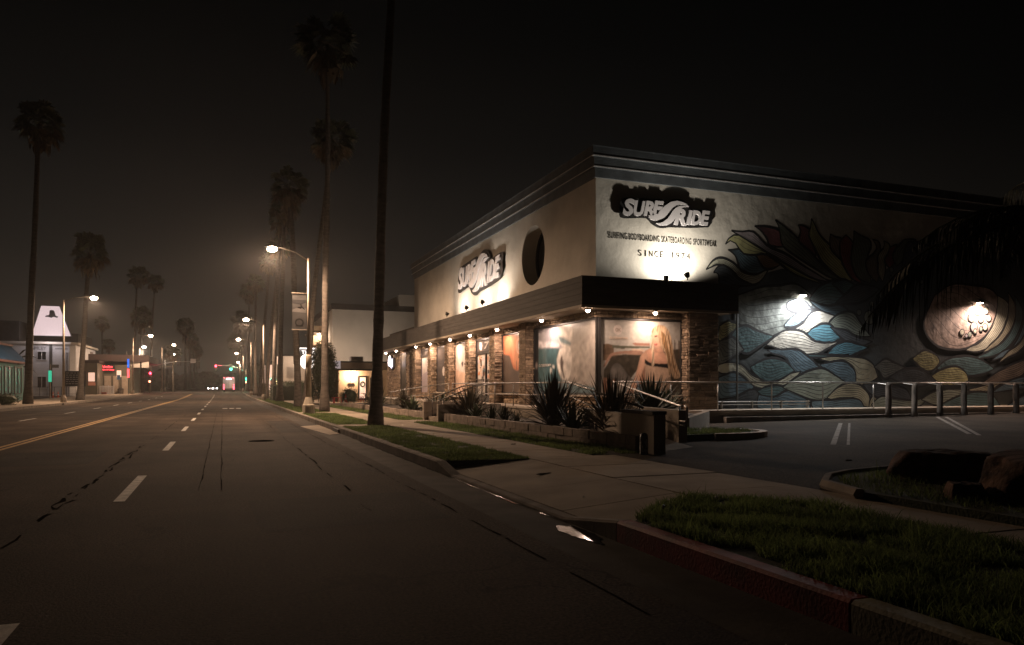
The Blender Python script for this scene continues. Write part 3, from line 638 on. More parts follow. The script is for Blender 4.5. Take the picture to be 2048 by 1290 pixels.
# upper block; the street wall has a round opening
mb = MB(); ZB, ZT = 0.62, 8.3
Y2, X2 = 47.0, 46.0; YC, ZC, RC = 27.35, 6.62, 1.17; N = 40
circ = [(YC+RC*math.cos(2*math.pi*k/N), ZC+RC*math.sin(2*math.pi*k/N)) for k in range(N)]
sq = []
for k in range(N):
    a = 2*math.pi*k/N; c, s_ = math.cos(a), math.sin(a); q = 1.5/max(abs(c), abs(s_)); sq.append((YC+q*c, ZC+q*s_))
vs = [(XF,y,z) for y,z in circ] + [(XF,y,z) for y,z in sq]
mb.add(vs, [(k,(k+1)%N,(k+1)%N+N,k+N) for k in range(N)])
y0, y1, z0, z1 = YC-1.5, YC+1.5, ZC-1.5, ZC+1.5
for a, b, c, d in ((YW,y0,ZB,ZT),(y1,Y2,ZB,ZT),(y0,y1,ZB,z0),(y0,y1,z1,ZT)):
    mb.add([(XF,a,c),(XF,b,c),(XF,b,d),(XF,a,d)], [(0,3,2,1)])
mb.add([(XF,YW,ZB),(X2,YW,ZB),(X2,YW,ZT),(XF,YW,ZT)], [(0,1,2,3)])
mb.add([(X2,YW,ZB),(X2,Y2,ZB),(X2,Y2,ZT),(X2,YW,ZT)], [(0,1,2,3)])
mb.add([(XF,Y2,ZB),(X2,Y2,ZB),(X2,Y2,ZT),(XF,Y2,ZT)], [(3,2,1,0)])
mb.add([(XF,YW,ZT),(X2,YW,ZT),(X2,Y2,ZT),(XF,Y2,ZT)], [(0,1,2,3)])
mb.obj('wall', M_stucco, shop)
# round window: deep reveal, glass, rim
mb = MB()
vs = [(XF,y,z) for y,z in circ] + [(XF+0.72,y,z) for y,z in circ]
mb.add(vs, [(k+N,(k+1)%N+N,(k+1)%N,k) for k in range(N)])
rv = mb.obj('round_window', M_stucco, shop, smooth=True)
mb = MB(); mb.add([(XF+0.66,y,z) for y,z in circ], [tuple(range(N-1,-1,-1))]); mb.obj('pane', M_glass, rv)
mb = MB(); vs = []; 
for rr, xx in ((RC,XF+.60),(RC-.07,XF+.60),(RC-.07,XF+.655),(RC,XF+.655)): vs += [(xx,YC+rr*math.cos(2*math.pi*k/N),ZC+rr*math.sin(2*math.pi*k/N)) for k in range(N)]
mb.add(vs, [(k+j*N,(k+1)%N+j*N,(k+1)%N+((j+1)%4)*N,k+((j+1)%4)*N) for k in range(N) for j in range(4)]); mb.obj('rim', M_frame, rv)
# stepped cornice: three slate bands, white strips painted on as their uplit lower edges
for i, (za, zb, p) in enumerate(((8.30,8.612,0.06),(8.618,8.945,0.13),(8.951,9.27,0.20))):
    mb = MB(); x0, y0 = XF-p, YW-p
    mb.bx(x0, X2, y0, y0+0.3+p, za, zb); mb.bx(x0, x0+0.3+p, y0+0.3+p, Y2+p, za, zb)
    cb = mb.obj('cornice_band', M_slate, shop)
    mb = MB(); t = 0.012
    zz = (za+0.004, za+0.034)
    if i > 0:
        mb.bx(x0-t, X2, y0-t, y0-0.001, *zz); mb.bx(x0-t, x0-0.001, y0, Y2+p, *zz); mb.obj('painted_uplight', M_uplit_strip, cb)
mb = MB(); mb.bx(XF-.215, X2, YW-.215, YW-.05, 9.273, 9.30); mb.bx(XF-.215, XF-.05, YW-.049, Y2, 9.273, 9.30); mb.obj('coping', M_slate, shop)
# canopy round the ground floor, with a sloping top and a paler soffit
CX, CY = 10.44, 21.0
mb = MB()
prof = [(0.0,3.97),(0.0,4.90),(0.995,5.02),(0.995,3.97)]      # outwards distance from the fascia
vs = [(CX+d,CY+d,z) for d,z in prof] + [(CX+d,54.9,z-0.06*(z>4.5)) for d,z in prof]
mb.add(vs, [(0,1,5,4),(1,2,6,5),(3,0,4,7),(4,5,6,7)])
vs = [(CX+d,CY+d,z) for d,z in prof] + [(16.35,CY+d,z) for d,z in prof]
mb.add(vs, [(4,5,1,0),(5,6,2,1),(7,4,0,3),(7,6,5,4)])
cn = mb.obj('canopy', M_canopy, shop)
mb = MB()
for k in range(1, 5):                               # overlapping fascia boards
    z = 3.97+0.186*k
    mb.bx(CX-0.012, CX-0.001, CY-0.012, 54.9, z-0.012, z+0.004); mb.bx(CX, 16.35, CY-0.012, CY-0.001, z-0.012, z+0.004)
mb.obj('board_edge', M_canopy, cn)
mb = MB(); mb.bx(CX+.04, XF-.002, CY+.04, 54.8, 3.93, 3.966); mb.bx(XF, 16.3, CY+.04, YW-.002, 3.93, 3.966); mb.obj('soffit', M_soffit, shop)
mb = MB(); mb.bx(CX-.03, CX-.013, CY-.03, 54.9, 3.90, 3.985); mb.bx(CX-.012, 16.35, CY-.03, CY-.013, 3.90, 3.985); mb.obj('drip_edge', M_soffit, shop)
# ground floor past the end of the upper block
mb = MB(); mb.bx(XF, 30, 47.02, 54.6, 0.6, 5.3); mb.obj('low_wing', M_mortar, shop)
# ledger stone: rows of thin courses, every stone its own depth and length
STN = {}
def stone_mesh(k):
    if k not in STN:
        g = random.Random(100+k); b = [(-.5,-.5,0),(.5,-.5,0),(.5,.5,0),(-.5,.5,0)]
        top = [(x*(1-g.uniform(.01,.05)), y*(1-g.uniform(.02,.16)), 1-g.uniform(0,.3)) for x,y,_ in b]
        m_ = MB(); m_.add(b+top, [(4,5,6,7),(0,1,5,4),(1,2,6,5),(2,3,7,6),(3,0,4,7)]); STN[k] = m_.mesh('stone', M_stone)
    return STN[k]
def courses(a0, a1, z0, z1, g, h=0.085, lmin=.16, lmax=.5):
    z = z0
    while z < z1-0.02:
        hh = min(h*g.choice((.6,.8,1,1,1.3)), z1-z); a = a0
        while a < a1-0.01:
            L = min(g.uniform(lmin, lmax), a1-a)
            if a1-a-L < .07: L = a1-a
            yield a+L/2, z+hh/2, L-.006, hh-.007, g.uniform(.012,.06)
            a += L
        z += hh
def stones_single(T, a0, a1, z0, z1, parent, seed):
    g = random.Random(seed)
    for a, b, L, h, d in courses(a0, a1, z0, z1, g, 0.1):
        o = bpy.data.objects.new('stone', stone_mesh(g.randrange(6))); COL.objects.link(o); o.parent = parent
        p0 = Vector(T(a,b,0)); ea = Vector(T(a+1,b,0))-p0; eb = Vector(T(a,b+1,0))-p0; en = Vector(T(a,b,1))-p0
        m4 = Matrix((( ea.x*L, eb.x*h, en.x*d, p0.x),(ea.y*L, eb.y*h, en.y*d, p0.y),(ea.z*L, eb.z*h, en.z*d, p0.z),(0,0,0,1)))
        o.matrix_basis = Matrix.Translation(-world_loc(parent)) @ m4
def stones_joined(faces, parent, seed):
    g = random.Random(seed); mb = MB()
    for T, a0, a1, z0, z1 in faces:
        for a, b, L, h, d in courses(a0, a1, z0, z1, g):
            k = d*g.uniform(.6,1)
            q = [(a-L/2,b-h/2),(a+L/2,b-h/2),(a+L/2,b+h/2),(a-L/2,b+h/2)]
            mb.add([T(x,z,0) for x,z in q]+[T(a+(x-a)*.96,b+(z-b)*.86,k if i%2 else d) for i,(x,z) in enumerate(q)], [(4,5,6,7),(0,1,5,4),(1,2,6,5),(2,3,7,6),(3,0,4,7)])
    return tag(mb.obj('stone_veneer', M_stone, parent), kind='stuff')
PF = 10.98                                          # face of the street piers
PY0 = [27.0, 30.55, 34.1, 37.65, 41.2, 44.75]
for i, py in enumerate(PY0):
    w = 0.64 if i < 5 else 1.6
    mb = MB(); mb.bx(PF, XF-.01, py, py+w, 0.73, 3.925); p = mb.obj('stone_pier', M_mortar, shop)
    ff = [(Tfront(PF), -(py+w), -py, .73, 3.925), (Tside(py), PF, XF-.03, .73, 3.925)]
    if i == 0: stones_single(ff[0][0], *ff[0][1:], p, 40); stones_joined(ff[1:], p, 41)
    else: stones_joined(ff, p, 42+i)
# corner pier beside the mural
mb = MB(); mb.bx(14.62, 15.80, 21.40, YW-.01, 0.66, 3.925); p = mb.obj('stone_pier', M_mortar, shop)
stones_single(Tside(21.40), 14.62, 15.80, .66, 3.925, p, 60)
stones_joined([(lambda a,b,d: (14.62-d, 21.4-a, b), -.44, 0.0, .66, 3.925), (lambda a,b,d: (15.80+d, 21.4+a, b), 0, .58, .66, 3.925)], p, 61)
# stone under and above the windows, and the blind end wall with the small neon sign
mb = MB(); mb.bx(11.36, XF-.002, YW-.2, 54.5, .73, 1.12); mb.bx(XF, 14.6, 21.80, YW-.002, .66, 1.12); sb = mb.obj('stone_apron', M_mortar, shop)
fc = [(Tfront(11.36), -27.0, -21.80, .73, 1.12), (Tside(21.80), 11.36, 14.6, .66, 1.12)]
for i in range(5):
    if i in (1,): continue
    fc.append((Tfront(11.36), -PY0[i+1], -(PY0[i]+.64), .73, 1.12))
stones_joined(fc, sb, 70)
mb = MB(); mb.bx(11.36, XF-.002, YW-.2, 46.2, 3.70, 3.925); mb.bx(XF, 14.6, 21.80, YW-.002, 3.70, 3.925); sl = mb.obj('stone_lintel', M_mortar, shop)
stones_joined([(Tfront(11.36), -46.2, -21.80, 3.70, 3.925), (Tside(21.80), 11.36, 14.6, 3.70, 3.925)], sl, 71)
mb = MB(); mb.bx(11.28, XF-.012, 46.4, 54.6, .73, 3.925); ew = mb.obj('stone_end_wall', M_mortar, shop)
stones_joined([(Tfront(11.28), -54.6, -50.1, .73, 3.925), (Tfront(11.28), -48.4, -46.4, .73, 3.925), (Tfront(11.28), -50.1, -48.4, 3.7, 3.925), (Tfront(11.28), -50.1, -48.4, .73, .95)], ew, 72)
# ---- windows with printed film
PC = {'sky':(.40,.375,.33),'glow':(.55,.53,.49),'hill':(.13,.085,.055),'band':(.17,.11,.07),'rack':(.11,.11,.075),'board':(.36,.19,.14),'cream':(.62,.45,.33),
 'skin':(.60,.36,.25),'skin2':(.56,.31,.21),'skin3':(.42,.25,.18),'shade':(.33,.18,.12),'dark':(.06,.05,.037),'brown':(.22,.12,.08),'pole':(.10,.07,.05),'jeans':(.135,.12,.105),
 'belly':(.50,.35,.25),'tan':(.30,.22,.16),'black':(.02,.018,.017),'mouth':(.45,.13,.11),'hair':(.46,.32,.20),'hair2':(.60,.45,.31),'hair3':(.33,.19,.09),
 'strip':(.035,.045,.055),'sky1':(.34,.33,.37),'sky2':(.56,.53,.56),'teal':(.045,.105,.12),'teal2':(.09,.15,.17),'foam':(.30,.265,.235),'foam2':(.36,.31,.27),'white':(.62,.57,.52),'man':(.04,.02,.015),'glint':(.8,.75,.7),
 'orange':(.50,.17,.085),'orange2':(.60,.26,.14),'dusk':(.10,.075,.06),'lav':(.45,.39,.42),'pale':(.62,.56,.51),'char':(.07,.062,.06),'logo':(.62,.55,.5),'peach':(.66,.46,.35)}
def pm(c): return mat('print_'+c, PC[c], 0.28, 0.1, 2.5, spec=0.5)
def window(T, a0, a1, b0, b1, fw=.05, dep=.06, back='char', bars=()):
    """dark frame with a printed pane in it; a,b in the wall plane"""
    mb = MB()
    for q in ((a0,a1,b0,b0+fw),(a0,a1,b1-fw,b1),(a0,a0+fw,b0+fw,b1-fw),(a1-fw,a1,b0+fw,b1-fw)) + tuple((a0+fw,a1-fw,z-fw/2,z+fw/2) for z in bars):
        mb.plate([(q[0],q[2]),(q[1],q[2]),(q[1],q[3]),(q[0],q[3])], T, 0.002, dep)
    w = mb.obj('window', M_frame, shop)
    mb = MB(); mb.plate([(a0+.01,b0+.01),(a1-.01,b0+.01),(a1-.01,b1-.01),(a0+.01,b1-.01)], T, 0.003, 0.012)
    mb.obj('pane', pm(back), w)
    return w
def prints(w, T, items, d0=.014, name='printed_film'):
    """flat print on the pane: each outline a hair above the last; one mesh"""
    mb = MB(); ms = []; 
    for i, (c, pts) in enumerate(items):
        if c not in ms: ms.append(c)
        mb.mi = ms.index(c); d = d0+i*.0005
        mb.add([T(a,b,d) for a,b in pts], [tuple(range(len(pts)))])
    return mb.obj(name, [pm(c) for c in ms], w)
import numpy as np
def M_print():
    if 'poster_print' in MATS: return MATS['poster_print']
    m = mat('poster_print', (.5,.5,.5), .3, .05, 3, spec=.4); n, l = m.node_tree.nodes, m.node_tree.links
    a = n.new('ShaderNodeVertexColor'); a.layer_name = 'print'; l.new(a.outputs[0], n['Principled BSDF'].inputs['Base Color']); return m
def box_blur(a, k):
    for ax in (0,1):
        p = np.pad(a, [(k,k) if i==ax else (0,0) for i in range(a.ndim)], mode='edge'); c = np.cumsum(p, axis=ax)
        z = np.zeros_like(np.take(c,[0],axis=ax)); c = np.concatenate([z,c], axis=ax); n_ = a.shape[ax]
        a = (np.take(c, range(2*k+1,2*k+1+n_), axis=ax)-np.take(c, range(n_), axis=ax))/(2*k+1)
    return a
def photo_print(w, T, a0, a1, b0, b1, items, nx, ny, back, d0=.014, soft=1, seed=0, base=None):
    rg = np.random.RandomState(seed); A = np.linspace(a0,a1,nx); B = np.linspace(b0,b1,ny); X, Y = np.meshgrid(A, B)
    img = np.ones((ny,nx,3))*np.array(PC[back])
    if base is not None: img = base(X, Y)
    def smooth_noise(k, sx_=1, sy_=1):
        q = rg.randn(ny,nx); 
        for _ in range(2):
            p_ = np.pad(q, ((k*sy_,)*2,(k*sx_,)*2), mode='wrap'); q = box_blur(p_, k)[k*sy_:k*sy_+ny, k*sx_:k*sx_+nx] if sx_==sy_ else q
            if sx_ != sy_: q = box_blur(q.T if False else q, k)
        return q/(q.std()+1e-6)
    for it in items:
        c, P = it[0], it[1]; kind = it[2] if len(it) > 2 else ''
        ins = np.zeros((ny,nx), bool); n_ = len(P)
        for i in range(n_):
            (x0,y0),(x1,y1) = P[i], P[i-1]
            if y0 == y1: continue
            ins ^= ((y0>Y)!=(y1>Y)) & (X < (x1-x0)*(Y-y0)/(y1-y0)+x0)
        m = ins.astype(float); sh = np.ones((ny,nx))
        if kind in ('round','hair','cloth'):
            e = box_blur(box_blur(m, max(2,nx//34)), max(2,nx//34)); sh = .55+.62*e
        if kind == 'hair':
            s = np.repeat(rg.randn(1,nx), ny, 0); s = np.array([np.roll(s[j], int(j*nx/ny*.16)) for j in range(ny)]); s = box_blur(s, 1)
            sh = sh*(1+.55*s)
        if kind == 'cloth':
            s = np.sin((X-a0)/(a1-a0)*60+(Y-b0)/(b1-b0)*14)*.12; sh = sh*(1+s)
        if kind == 'splash':
            sh = sh*(1+.13*smooth_noise(max(1,nx//60)))
        if kind == 'fade':
            f = np.clip((Y-min(p[1] for p in P))/(max(p[1] for p in P)-min(p[1] for p in P)+1e-6),0,1); sh = .7+.5*f
        m = box_blur(m, soft) if soft else m
        col = np.array(PC[c])[None,None,:]*np.clip(sh,.1,1.9)[...,None]; img = img*(1-m[...,None])+col*m[...,None]
    img = img*(1+.05*smooth_noise(2)[...,None])*(1+.04*smooth_noise(max(3,nx//16))[...,None]); img = np.clip(img, .004, .85)
    vs = [T(float(a),float(b),d0) for b in B for a in A]
    fs = [(j*nx+i, j*nx+i+1, (j+1)*nx+i+1, (j+1)*nx+i) for j in range(ny-1) for i in range(nx-1)]
    me = bpy.data.meshes.new('printed_film'); me.from_pydata(vs, [], fs); me.materials.append(M_print())
    ca = me.color_attributes.new('print', 'FLOAT_COLOR', 'POINT'); ca.data.foreach_set('color', np.concatenate([img, np.ones((ny,nx,1))], 2).astype(np.float32).ravel())
    return put(bpy.data.objects.new('printed_film', me), w)
def disc(ca, cb, ra, rb=None, n=20): return [(ca+ra*math.cos(2*math.pi*k/n), cb+(rb or ra)*math.sin(2*math.pi*k/n)) for k in range(n)]
def parse(s, flip=False, smooth=()):
    out = []
    for L in s.strip().splitlines():
        n, *q = L.split(); P = [tuple(int(t)/100 for t in p.split(',')) for p in q]
        if flip: P = [(-a,b) for a,b in P]
        if n in smooth: P = cat_rom(P+P[:1], 3)[:-1]
        out.append((n, P))
    return out
TS, TF = Tside(21.80), Tfront(11.36)
w = window(TS, 11.42, 14.60, 1.15, 3.68, back='dark')
ps = [(c, [(min(max(a,11.47),14.56), min(max(b,1.2),3.63)) for a,b in P]) for c,P in parse(POSTER_BEACH, False, ('skin','skin2','skin','hair','hair2','hair3','jeans','belly','glow','skin3','mouth'))]
KND = {'skin':'round','skin2':'round','hair':'hair','hair2':'hair','hair3':'hair','jeans':'cloth','belly':'round','tan':'cloth','skin3':'round','sky':'fade','rack':'','dark':'splash','brown':'splash','hill':'splash'}
ps = [(c, P, KND.get(c,'')) for c, P in ps]
wash = lambda X, Y: np.stack([np.full_like(X, q)*(1+.35*np.exp(-((X-13.1)**2/.5+(Y-3.1)**2/.25))) for q in (.40,.375,.335)], 2)
photo_print(w, TS, 11.47, 14.56, 1.2, 3.63, [p for p in ps if p[0] not in ('sky','glow')] + [('logo', disc(12.14,3.30,.165,None,28)), ('shade',[(11.6,1.25),(12.1,1.25),(12.0,1.7)],'round')], 210, 165, 'sky', seed=1, base=wash)
text_mesh('lettering', 'OK', (12.04,12.245,3.24,3.36), lambda a,b,d: (a,21.80-.036-d,b), w, pm('tan'), .002)
text_mesh('lettering', 'OUTERKNOWN', (11.82,12.50,2.99,3.07), lambda a,b,d: (a,21.80-.030-d,b), w, pm('cream'), .002)
w = window(TF, -27.0, -21.74, 1.15, 3.68, back='strip')
ps = []
for c,P in parse(POSTER_WAVE, True, ('teal','foam','foam2','white','teal2','man')):
    ps.append(('sky1' if c=='sky' else c, [(min(max(a,-26.95),-21.80), min(max(b,1.2),3.63)) for a,b in P]))
KNW = {'foam':'','foam2':'splash','white':'splash','teal':'splash','teal2':'splash','sky2':'splash','man':'','sky1':'fade'}
ps = [(c, P, KNW.get(c,'')) for c, P in ps]
photo_print(w, TF, -26.95, -21.80, 1.2, 3.63, ps+[('logo', disc(-26.77,2.25,.12))], 230, 110, 'strip', soft=2, seed=2)
text_mesh('lettering', 'OUTERKNOWN', (-26.5,-25.36,2.19,2.29), lambda a,b,d: (11.36-.03-d,-a,b), w, pm('logo'), .002)
mb = MB(); mb.bx(11.38, 11.475, 21.69, 21.79, 1.15, 3.69); mb.obj('corner_mullion', M_frame, shop)
def bay(i): return -(PY0[i+1]-.002), -(PY0[i]+.642)
a0, a1 = bay(0)                                       # orange desert print
w = window(TF, a0, a1, 1.15, 3.68, back='dusk')
K = lambda t, z: (a0+(a1-a0)*t, z)
photo_print(w, TF, a0+.05, a1-.05, 1.2, 3.63, [('orange',[K(.03,2.2),K(.97,1.9),K(.97,3.62),K(.03,3.62)]),('orange2',[K(.45,2.35),K(.97,2.05),K(.97,3.62),K(.3,3.62)]),
  ('dusk',[K(.03,1.2),K(.97,1.2),K(.97,2.1),K(.55,2.12),K(.45,2.2),K(.3,2.75),K(.2,2.8),K(.03,2.84)]),('peach',disc(*K(.66,3.12),.31,.33)),('orange2',disc(*K(.66,3.12),.24,.26)),('pale',disc(*K(.66,3.12),.12,.19)),
  ('dusk',[K(.56,2.1),K(.585,2.1),K(.58,2.5),K(.565,2.5)]),('dusk',[K(.64,2.08),K(.665,2.08),K(.66,2.42),K(.645,2.42)]),('dusk',[K(.76,2.05),K(.785,2.05),K(.78,2.45),K(.765,2.45)])], 80, 80, 'dusk', seed=3)
a0, a1 = bay(1)                                       # entrance
mb = MB()
for q in ((a0,a0+.09,.735,3.69),(a1-.09,a1,.735,3.69),(a0+.09,a1-.09,3.6,3.69),(a0+.09,a1-.09,2.96,3.10),((a0+a1)/2-.08,(a0+a1)/2+.08,.735,2.96),(a0+.09,(a0+a1)/2-.08,.735,1.02),((a0+a1)/2+.08,a1-.09,.735,1.02)):
    mb.plate([(q[0],q[2]),(q[1],q[2]),(q[1],q[3]),(q[0],q[3])], TF, .004, .075)
dr = mb.obj('door', M_frame, shop)
mb = MB(); mb.plate([(a0+.02,.75),(a1-.02,.75),(a1-.02,3.66),(a0+.02,3.66)], TF, .006, .02); mb.obj('pane', pm('char'), dr)
g = random.Random(9); it = [('char',[K(.05,3.12),K(.95,3.12),K(.95,3.58),K(.05,3.58)]),('logo',disc(*K(.22,3.34),.2)),('logo',[K(.38,3.2),K(.44,3.2),K(.62,3.52),K(.4,3.52),K(.4,3.45),K(.52,3.45)])]
for t0, t1 in ((.08,.45),(.55,.92)):
    it.append(('pale',[K(t0,1.05),K(t1,1.05),K(t1,2.92),K(t0,2.92)]))
    for k in range(26):
        t = g.uniform(t0, t1-.08); z = g.uniform(1.7, 2.75); it.append((g.choice(('peach','cream','teal2','char','brown','orange2','lav')), [K(t,z),K(t+g.uniform(.03,.09),z),K(t+.07,z+.16),K(t,z+g.uniform(.1,.25))]))
    it.append(('black',[K(t0+.14,2.4),K(t0+.19,2.4),K(t0+.19,2.72),K(t0+.14,2.72)]))
prints(dr, TF, it, .021)
mb = MB()
for a in ((a0+a1)/2-.18, (a0+a1)/2+.18): mb.tube([TF(a,1.5,.12),TF(a,2.2,.12)], .02, 6)
for z in (1.78,): mb.tube([TF(a0+.12,z,.1),TF((a0+a1)/2-.1,z,.1)], .02, 6); mb.tube([TF((a0+a1)/2+.1,z,.1),TF(a1-.12,z,.1)], .02, 6)
mb.obj('handle', M_darkrail, dr)
mb = MB()
for t0, t1 in ((.08,.45),(.55,.92)):
    for k in range(9): t = t0+(t1-t0)*(k+.5)/9; mb.tube([TF(K(t,0)[0],1.05,.09),TF(K(t,0)[0],1.75,.09)], .012, 4)
mb.obj('security_bars', M_darkrail, dr)
a0, a1 = bay(2)                                       # pale print with a climbing figure
w = window(TF, a0, a1, .98, 3.68, back='peach')
photo_print(w, TF, a0+.05, a1-.05, 1.03, 3.63, [('pale',[K(.1,2.3),K(.98,2.0),K(.98,3.62),K(.05,3.62)]),
  ('man',[K(.36,2.68),K(.48,2.72),K(.47,2.5),K(.41,2.42)]),('man',[K(.62,2.2),K(.7,2.55),K(.78,2.92),K(.82,2.9),K(.84,2.6),K(.93,2.5),K(.84,2.46),K(.76,2.3),K(.72,2.1),K(.8,1.9),K(.86,1.6),K(.8,1.62),K(.74,1.86),K(.6,1.55),K(.55,1.58),K(.68,2.0)])], 80, 90, 'peach', soft=1, seed=4)
a0, a1 = bay(3)                                       # charcoal print with a pale oval badge
w = window(TF, a0, a1, 1.15, 3.68, back='char')
prints(w, TF, [('logo',disc(*K(.46,2.3),.24,.26)),('logo',[K(.76,1.98),K(.8,2.0),K(.92,2.35),K(.8,2.3)]),('logo',disc(*K(.86,2.5),.1,.12)),('logo',[K(.8,2.6),K(.95,2.7),K(.9,2.76),K(.82,2.72)])])
a0, a1 = bay(4)
w = window(TF, a0, a1, .78, 3.70, back='lav', bars=(3.25,))
prints(w, TF, [('black',[K(.03,3.27),K(.97,3.27),K(.97,3.64),K(.03,3.64)]),('pale',[K(.1,2.2),K(.97,2.6),K(.97,3.22),K(.03,3.22)]),('tan',[K(.75,1.9),K(.84,1.9),K(.9,2.5),K(.82,2.6)])])
text_mesh('lettering', 'PRO', (a0+.9,a1-.75,3.36,3.56), lambda a,b,d: (11.36-.03-d,-a,b), w, pm('logo'), .002, .03, .2)
w = window(Tfront(11.28), -50.08, -48.42, .97, 3.68, back='dark')
SILLS = [(11.13, 11.278, 21.66, 26.99, 1.10, 1.148), (11.279, 14.6, 21.60, 21.74, 1.10, 1.148)]
SILLS += [(11.10, 11.35, PY0[i]+.66, PY0[i+1]-.02, 1.10 if i != 2 else .93, 1.148 if i != 2 else .976) for i in (0, 2, 3)]
for q in SILLS: mb = MB(); mb.bx(*q); mb.obj('window_sill', M_sill, shop)
# ---- wave mural painted on the side wall
MC = {'c':(.46,.45,.35),'s':(.065,.075,.085),'b':(.11,.17,.21),'o':(.26,.15,.08),'y':(.42,.40,.20),'l':(.30,.26,.27),'m':(.22,.085,.09),'k':(.14,.15,.115),'n':(.19,.145,.11),'r':(.23,.06,.06),
 't':(.38,.35,.25),'g':(.16,.17,.155),'q':(.23,.25,.23),'e':(.085,.155,.165),'p':(.34,.44,.50),'w':(.58,.55,.48),'f':(.24,.27,.225),'B':(.10,.25,.32),'h':(.36,.28,.24)}
codes = list(MC); mm = [mat('mural_'+c+('_navy' if c=='B' else ''), MC[c], 0.85, 0.55 if c in 'qh' else 0.3, 3.0 if c in 'qh' else 1.8, 0.45, 7, detail=10) for c in codes] + [mat('mural_line', (.018,.018,.02), .8, .2, 3), mat('mural_ground', (.07,.085,.09), .8, .3, .8, .3, 6)]
LN, GD = len(codes), len(codes)+1
mb = MB(); mb.mi = GD
TM = Tside(YW); PB_ = [(a/100, b/100) for a,b in MURAL_BASE]
mb.add([TM(a,max(b,.69),.004) for a,b in PB_], [tuple(range(len(PB_)))])
def ribbon(pts, w, d, tap=0.35):
    n = len(pts); vs = []
    for i in range(n):
        p, q = pts[max(i-1,0)], pts[min(i+1,n-1)]; dx, dy = q[0]-p[0], q[1]-p[1]; L = math.hypot(dx,dy) or 1
        k = w/2*(tap+(1-tap)*math.sin(math.pi*min(max(i/(n-1),.06),.94)))
        vs += [TM(pts[i][0]-dy/L*k, pts[i][1]+dx/L*k, d), TM(pts[i][0]+dy/L*k, pts[i][1]-dx/L*k, d)]
    mb.add(vs, [(2*i,2*i+1,2*i+3,2*i+2) for i in range(n-1)])
g = random.Random(21)
for i, L in enumerate(MURAL.strip().splitlines()):
    c, rest = L.split(' ', 1); t1, up, t2, lo = [[tuple(int(v)/100 for v in p.split(',')) for p in s.split()] for s in rest.split('|')]
    n = 20; U = resample(cat_rom(t1+up+t2, 6), n); V = resample(cat_rom(t1+lo+t2, 6), n); U, V = [(u[0]*1.17-v[0]*.17,u[1]*1.17-v[1]*.17) for u,v in zip(U,V)], [(v[0]*1.17-u[0]*.17,v[1]*1.17-u[1]*.17) for u,v in zip(U,V)]; d = .006+i*.0006
    mb.mi = codes.index(c)
    vs = []
    for u, v in zip(U, V): vs += [TM(*u,d), TM(*v,d)]
    mb.add(vs, [(2*k,2*k+1,2*k+3,2*k+2) for k in range(n)])
    mb.mi = LN
    wd = max(math.dist(U[n//2], V[n//2]), .1)
    for f in ([.12,.25,.38,.5,.63,.76,.88] if wd > .55 else [.2,.4,.6,.8] if wd > .3 else [.33,.66]):
        k0 = g.randrange(1,5); P = []
        for k in range(k0, n-g.randrange(1,5)):
            ff = f+.06*math.sin(k*.5+i); P.append((U[k][0]*(1-ff)+V[k][0]*ff, U[k][1]*(1-ff)+V[k][1]*ff))
        ribbon(P, .022, d+.0002, .4)
    ribbon(U, .10, d+.0004); ribbon(V, .10, d+.0004)
for i, (a, b, r, c) in enumerate(MURAL_DOTS):
    d = .052+i*.0006; mb.mi = LN; mb.add([TM(*p,d) for p in disc(a/100,b/100,r/100+.04)], [tuple(range(20))])
    mb.mi = codes.index(c); mb.add([TM(*p,d+.0003) for p in disc(a/100,b/100,r/100)], [tuple(range(20))])
mural = mb.obj('mural', mm, shop)
# drainpipe and low pipes in front of the mural
mb = MB(); mb.tube([(17.0,YW-.09,.66),(17.0,YW-.09,4.9)], .035, 8); mb.obj('drainpipe', mat('pipe_grey', (.12,.13,.125), .6, .2, 4), shop)
mb = MB()
for z in (.80,.90): mb.tube([(16.0,YW-.16,z),(20.2,YW-.16,z)], .018, 6)
for x in (16.3,17.6,18.9,20.1): mb.bx(x-.02,x+.02,YW-.18,YW-.075,.66,.93)
mb.obj('bike_rack_pipe', M_rail, shop)
# ---- raised logo signs: letters and a double swoosh on a black backing
def logo(loc, label, group, T, sc, sub=None):
    t = thing('logo_sign', loc, label, 'sign', group)
    S_ = lambda a, b, d: T(a*sc, b*sc, d*sc)
    mb = MB(); mb.plate(cat_rom(LOGO_BACK+LOGO_BACK[:1], 2)[:-1], S_, .075, .10); bk = mb.obj('backing', M_black, t)
    mb = MB()
    for a, b in ((-1.4,0),(-.6,.05),(.2,-.1),(.9,-.2),(1.5,-.2)): mb.plate([(a-.02,b-.02),(a+.02,b-.02),(a+.02,b+.02),(a-.02,b+.02)], S_, 0, .075)
    mb.obj('standoff', M_frame, t)
    mb = MB(); mb.plate(SWOOSH_TOP[::-1], S_, .102, .15); mb.obj('swoosh', M_letter, t)
    mb = MB(); mb.plate(SWOOSH_LOW[::-1], S_, .102, .15); mb.obj('swoosh', M_letter, t)
    for ch, x0, x1, y0, y1 in (('S',-1.69,-1.22,-.31,.265),('U',-1.275,-.82,-.29,.225),('R',-.885,-.46,-.25,.25),('F',-.56,-.10,-.22,.285),('R',.31,.80,-.47,.10),('I',.79,1.06,-.43,.075),('D',.99,1.41,-.42,.09),('E',1.35,1.77,-.395,.115)):
        text_mesh('letter', ch, (x0,x1,y0,y1), lambda a,b,d: S_(a,b,.103+d), t, M_letter, .045, .045, .22)
    return t
logo((14.05,YW,7.42), 'large white surf shop logo with swoosh on the cream side wall above the tagline', 'surf shop logo signs', lambda a,b,d: (14.05+a,YW-d,7.42+b), 1.0)
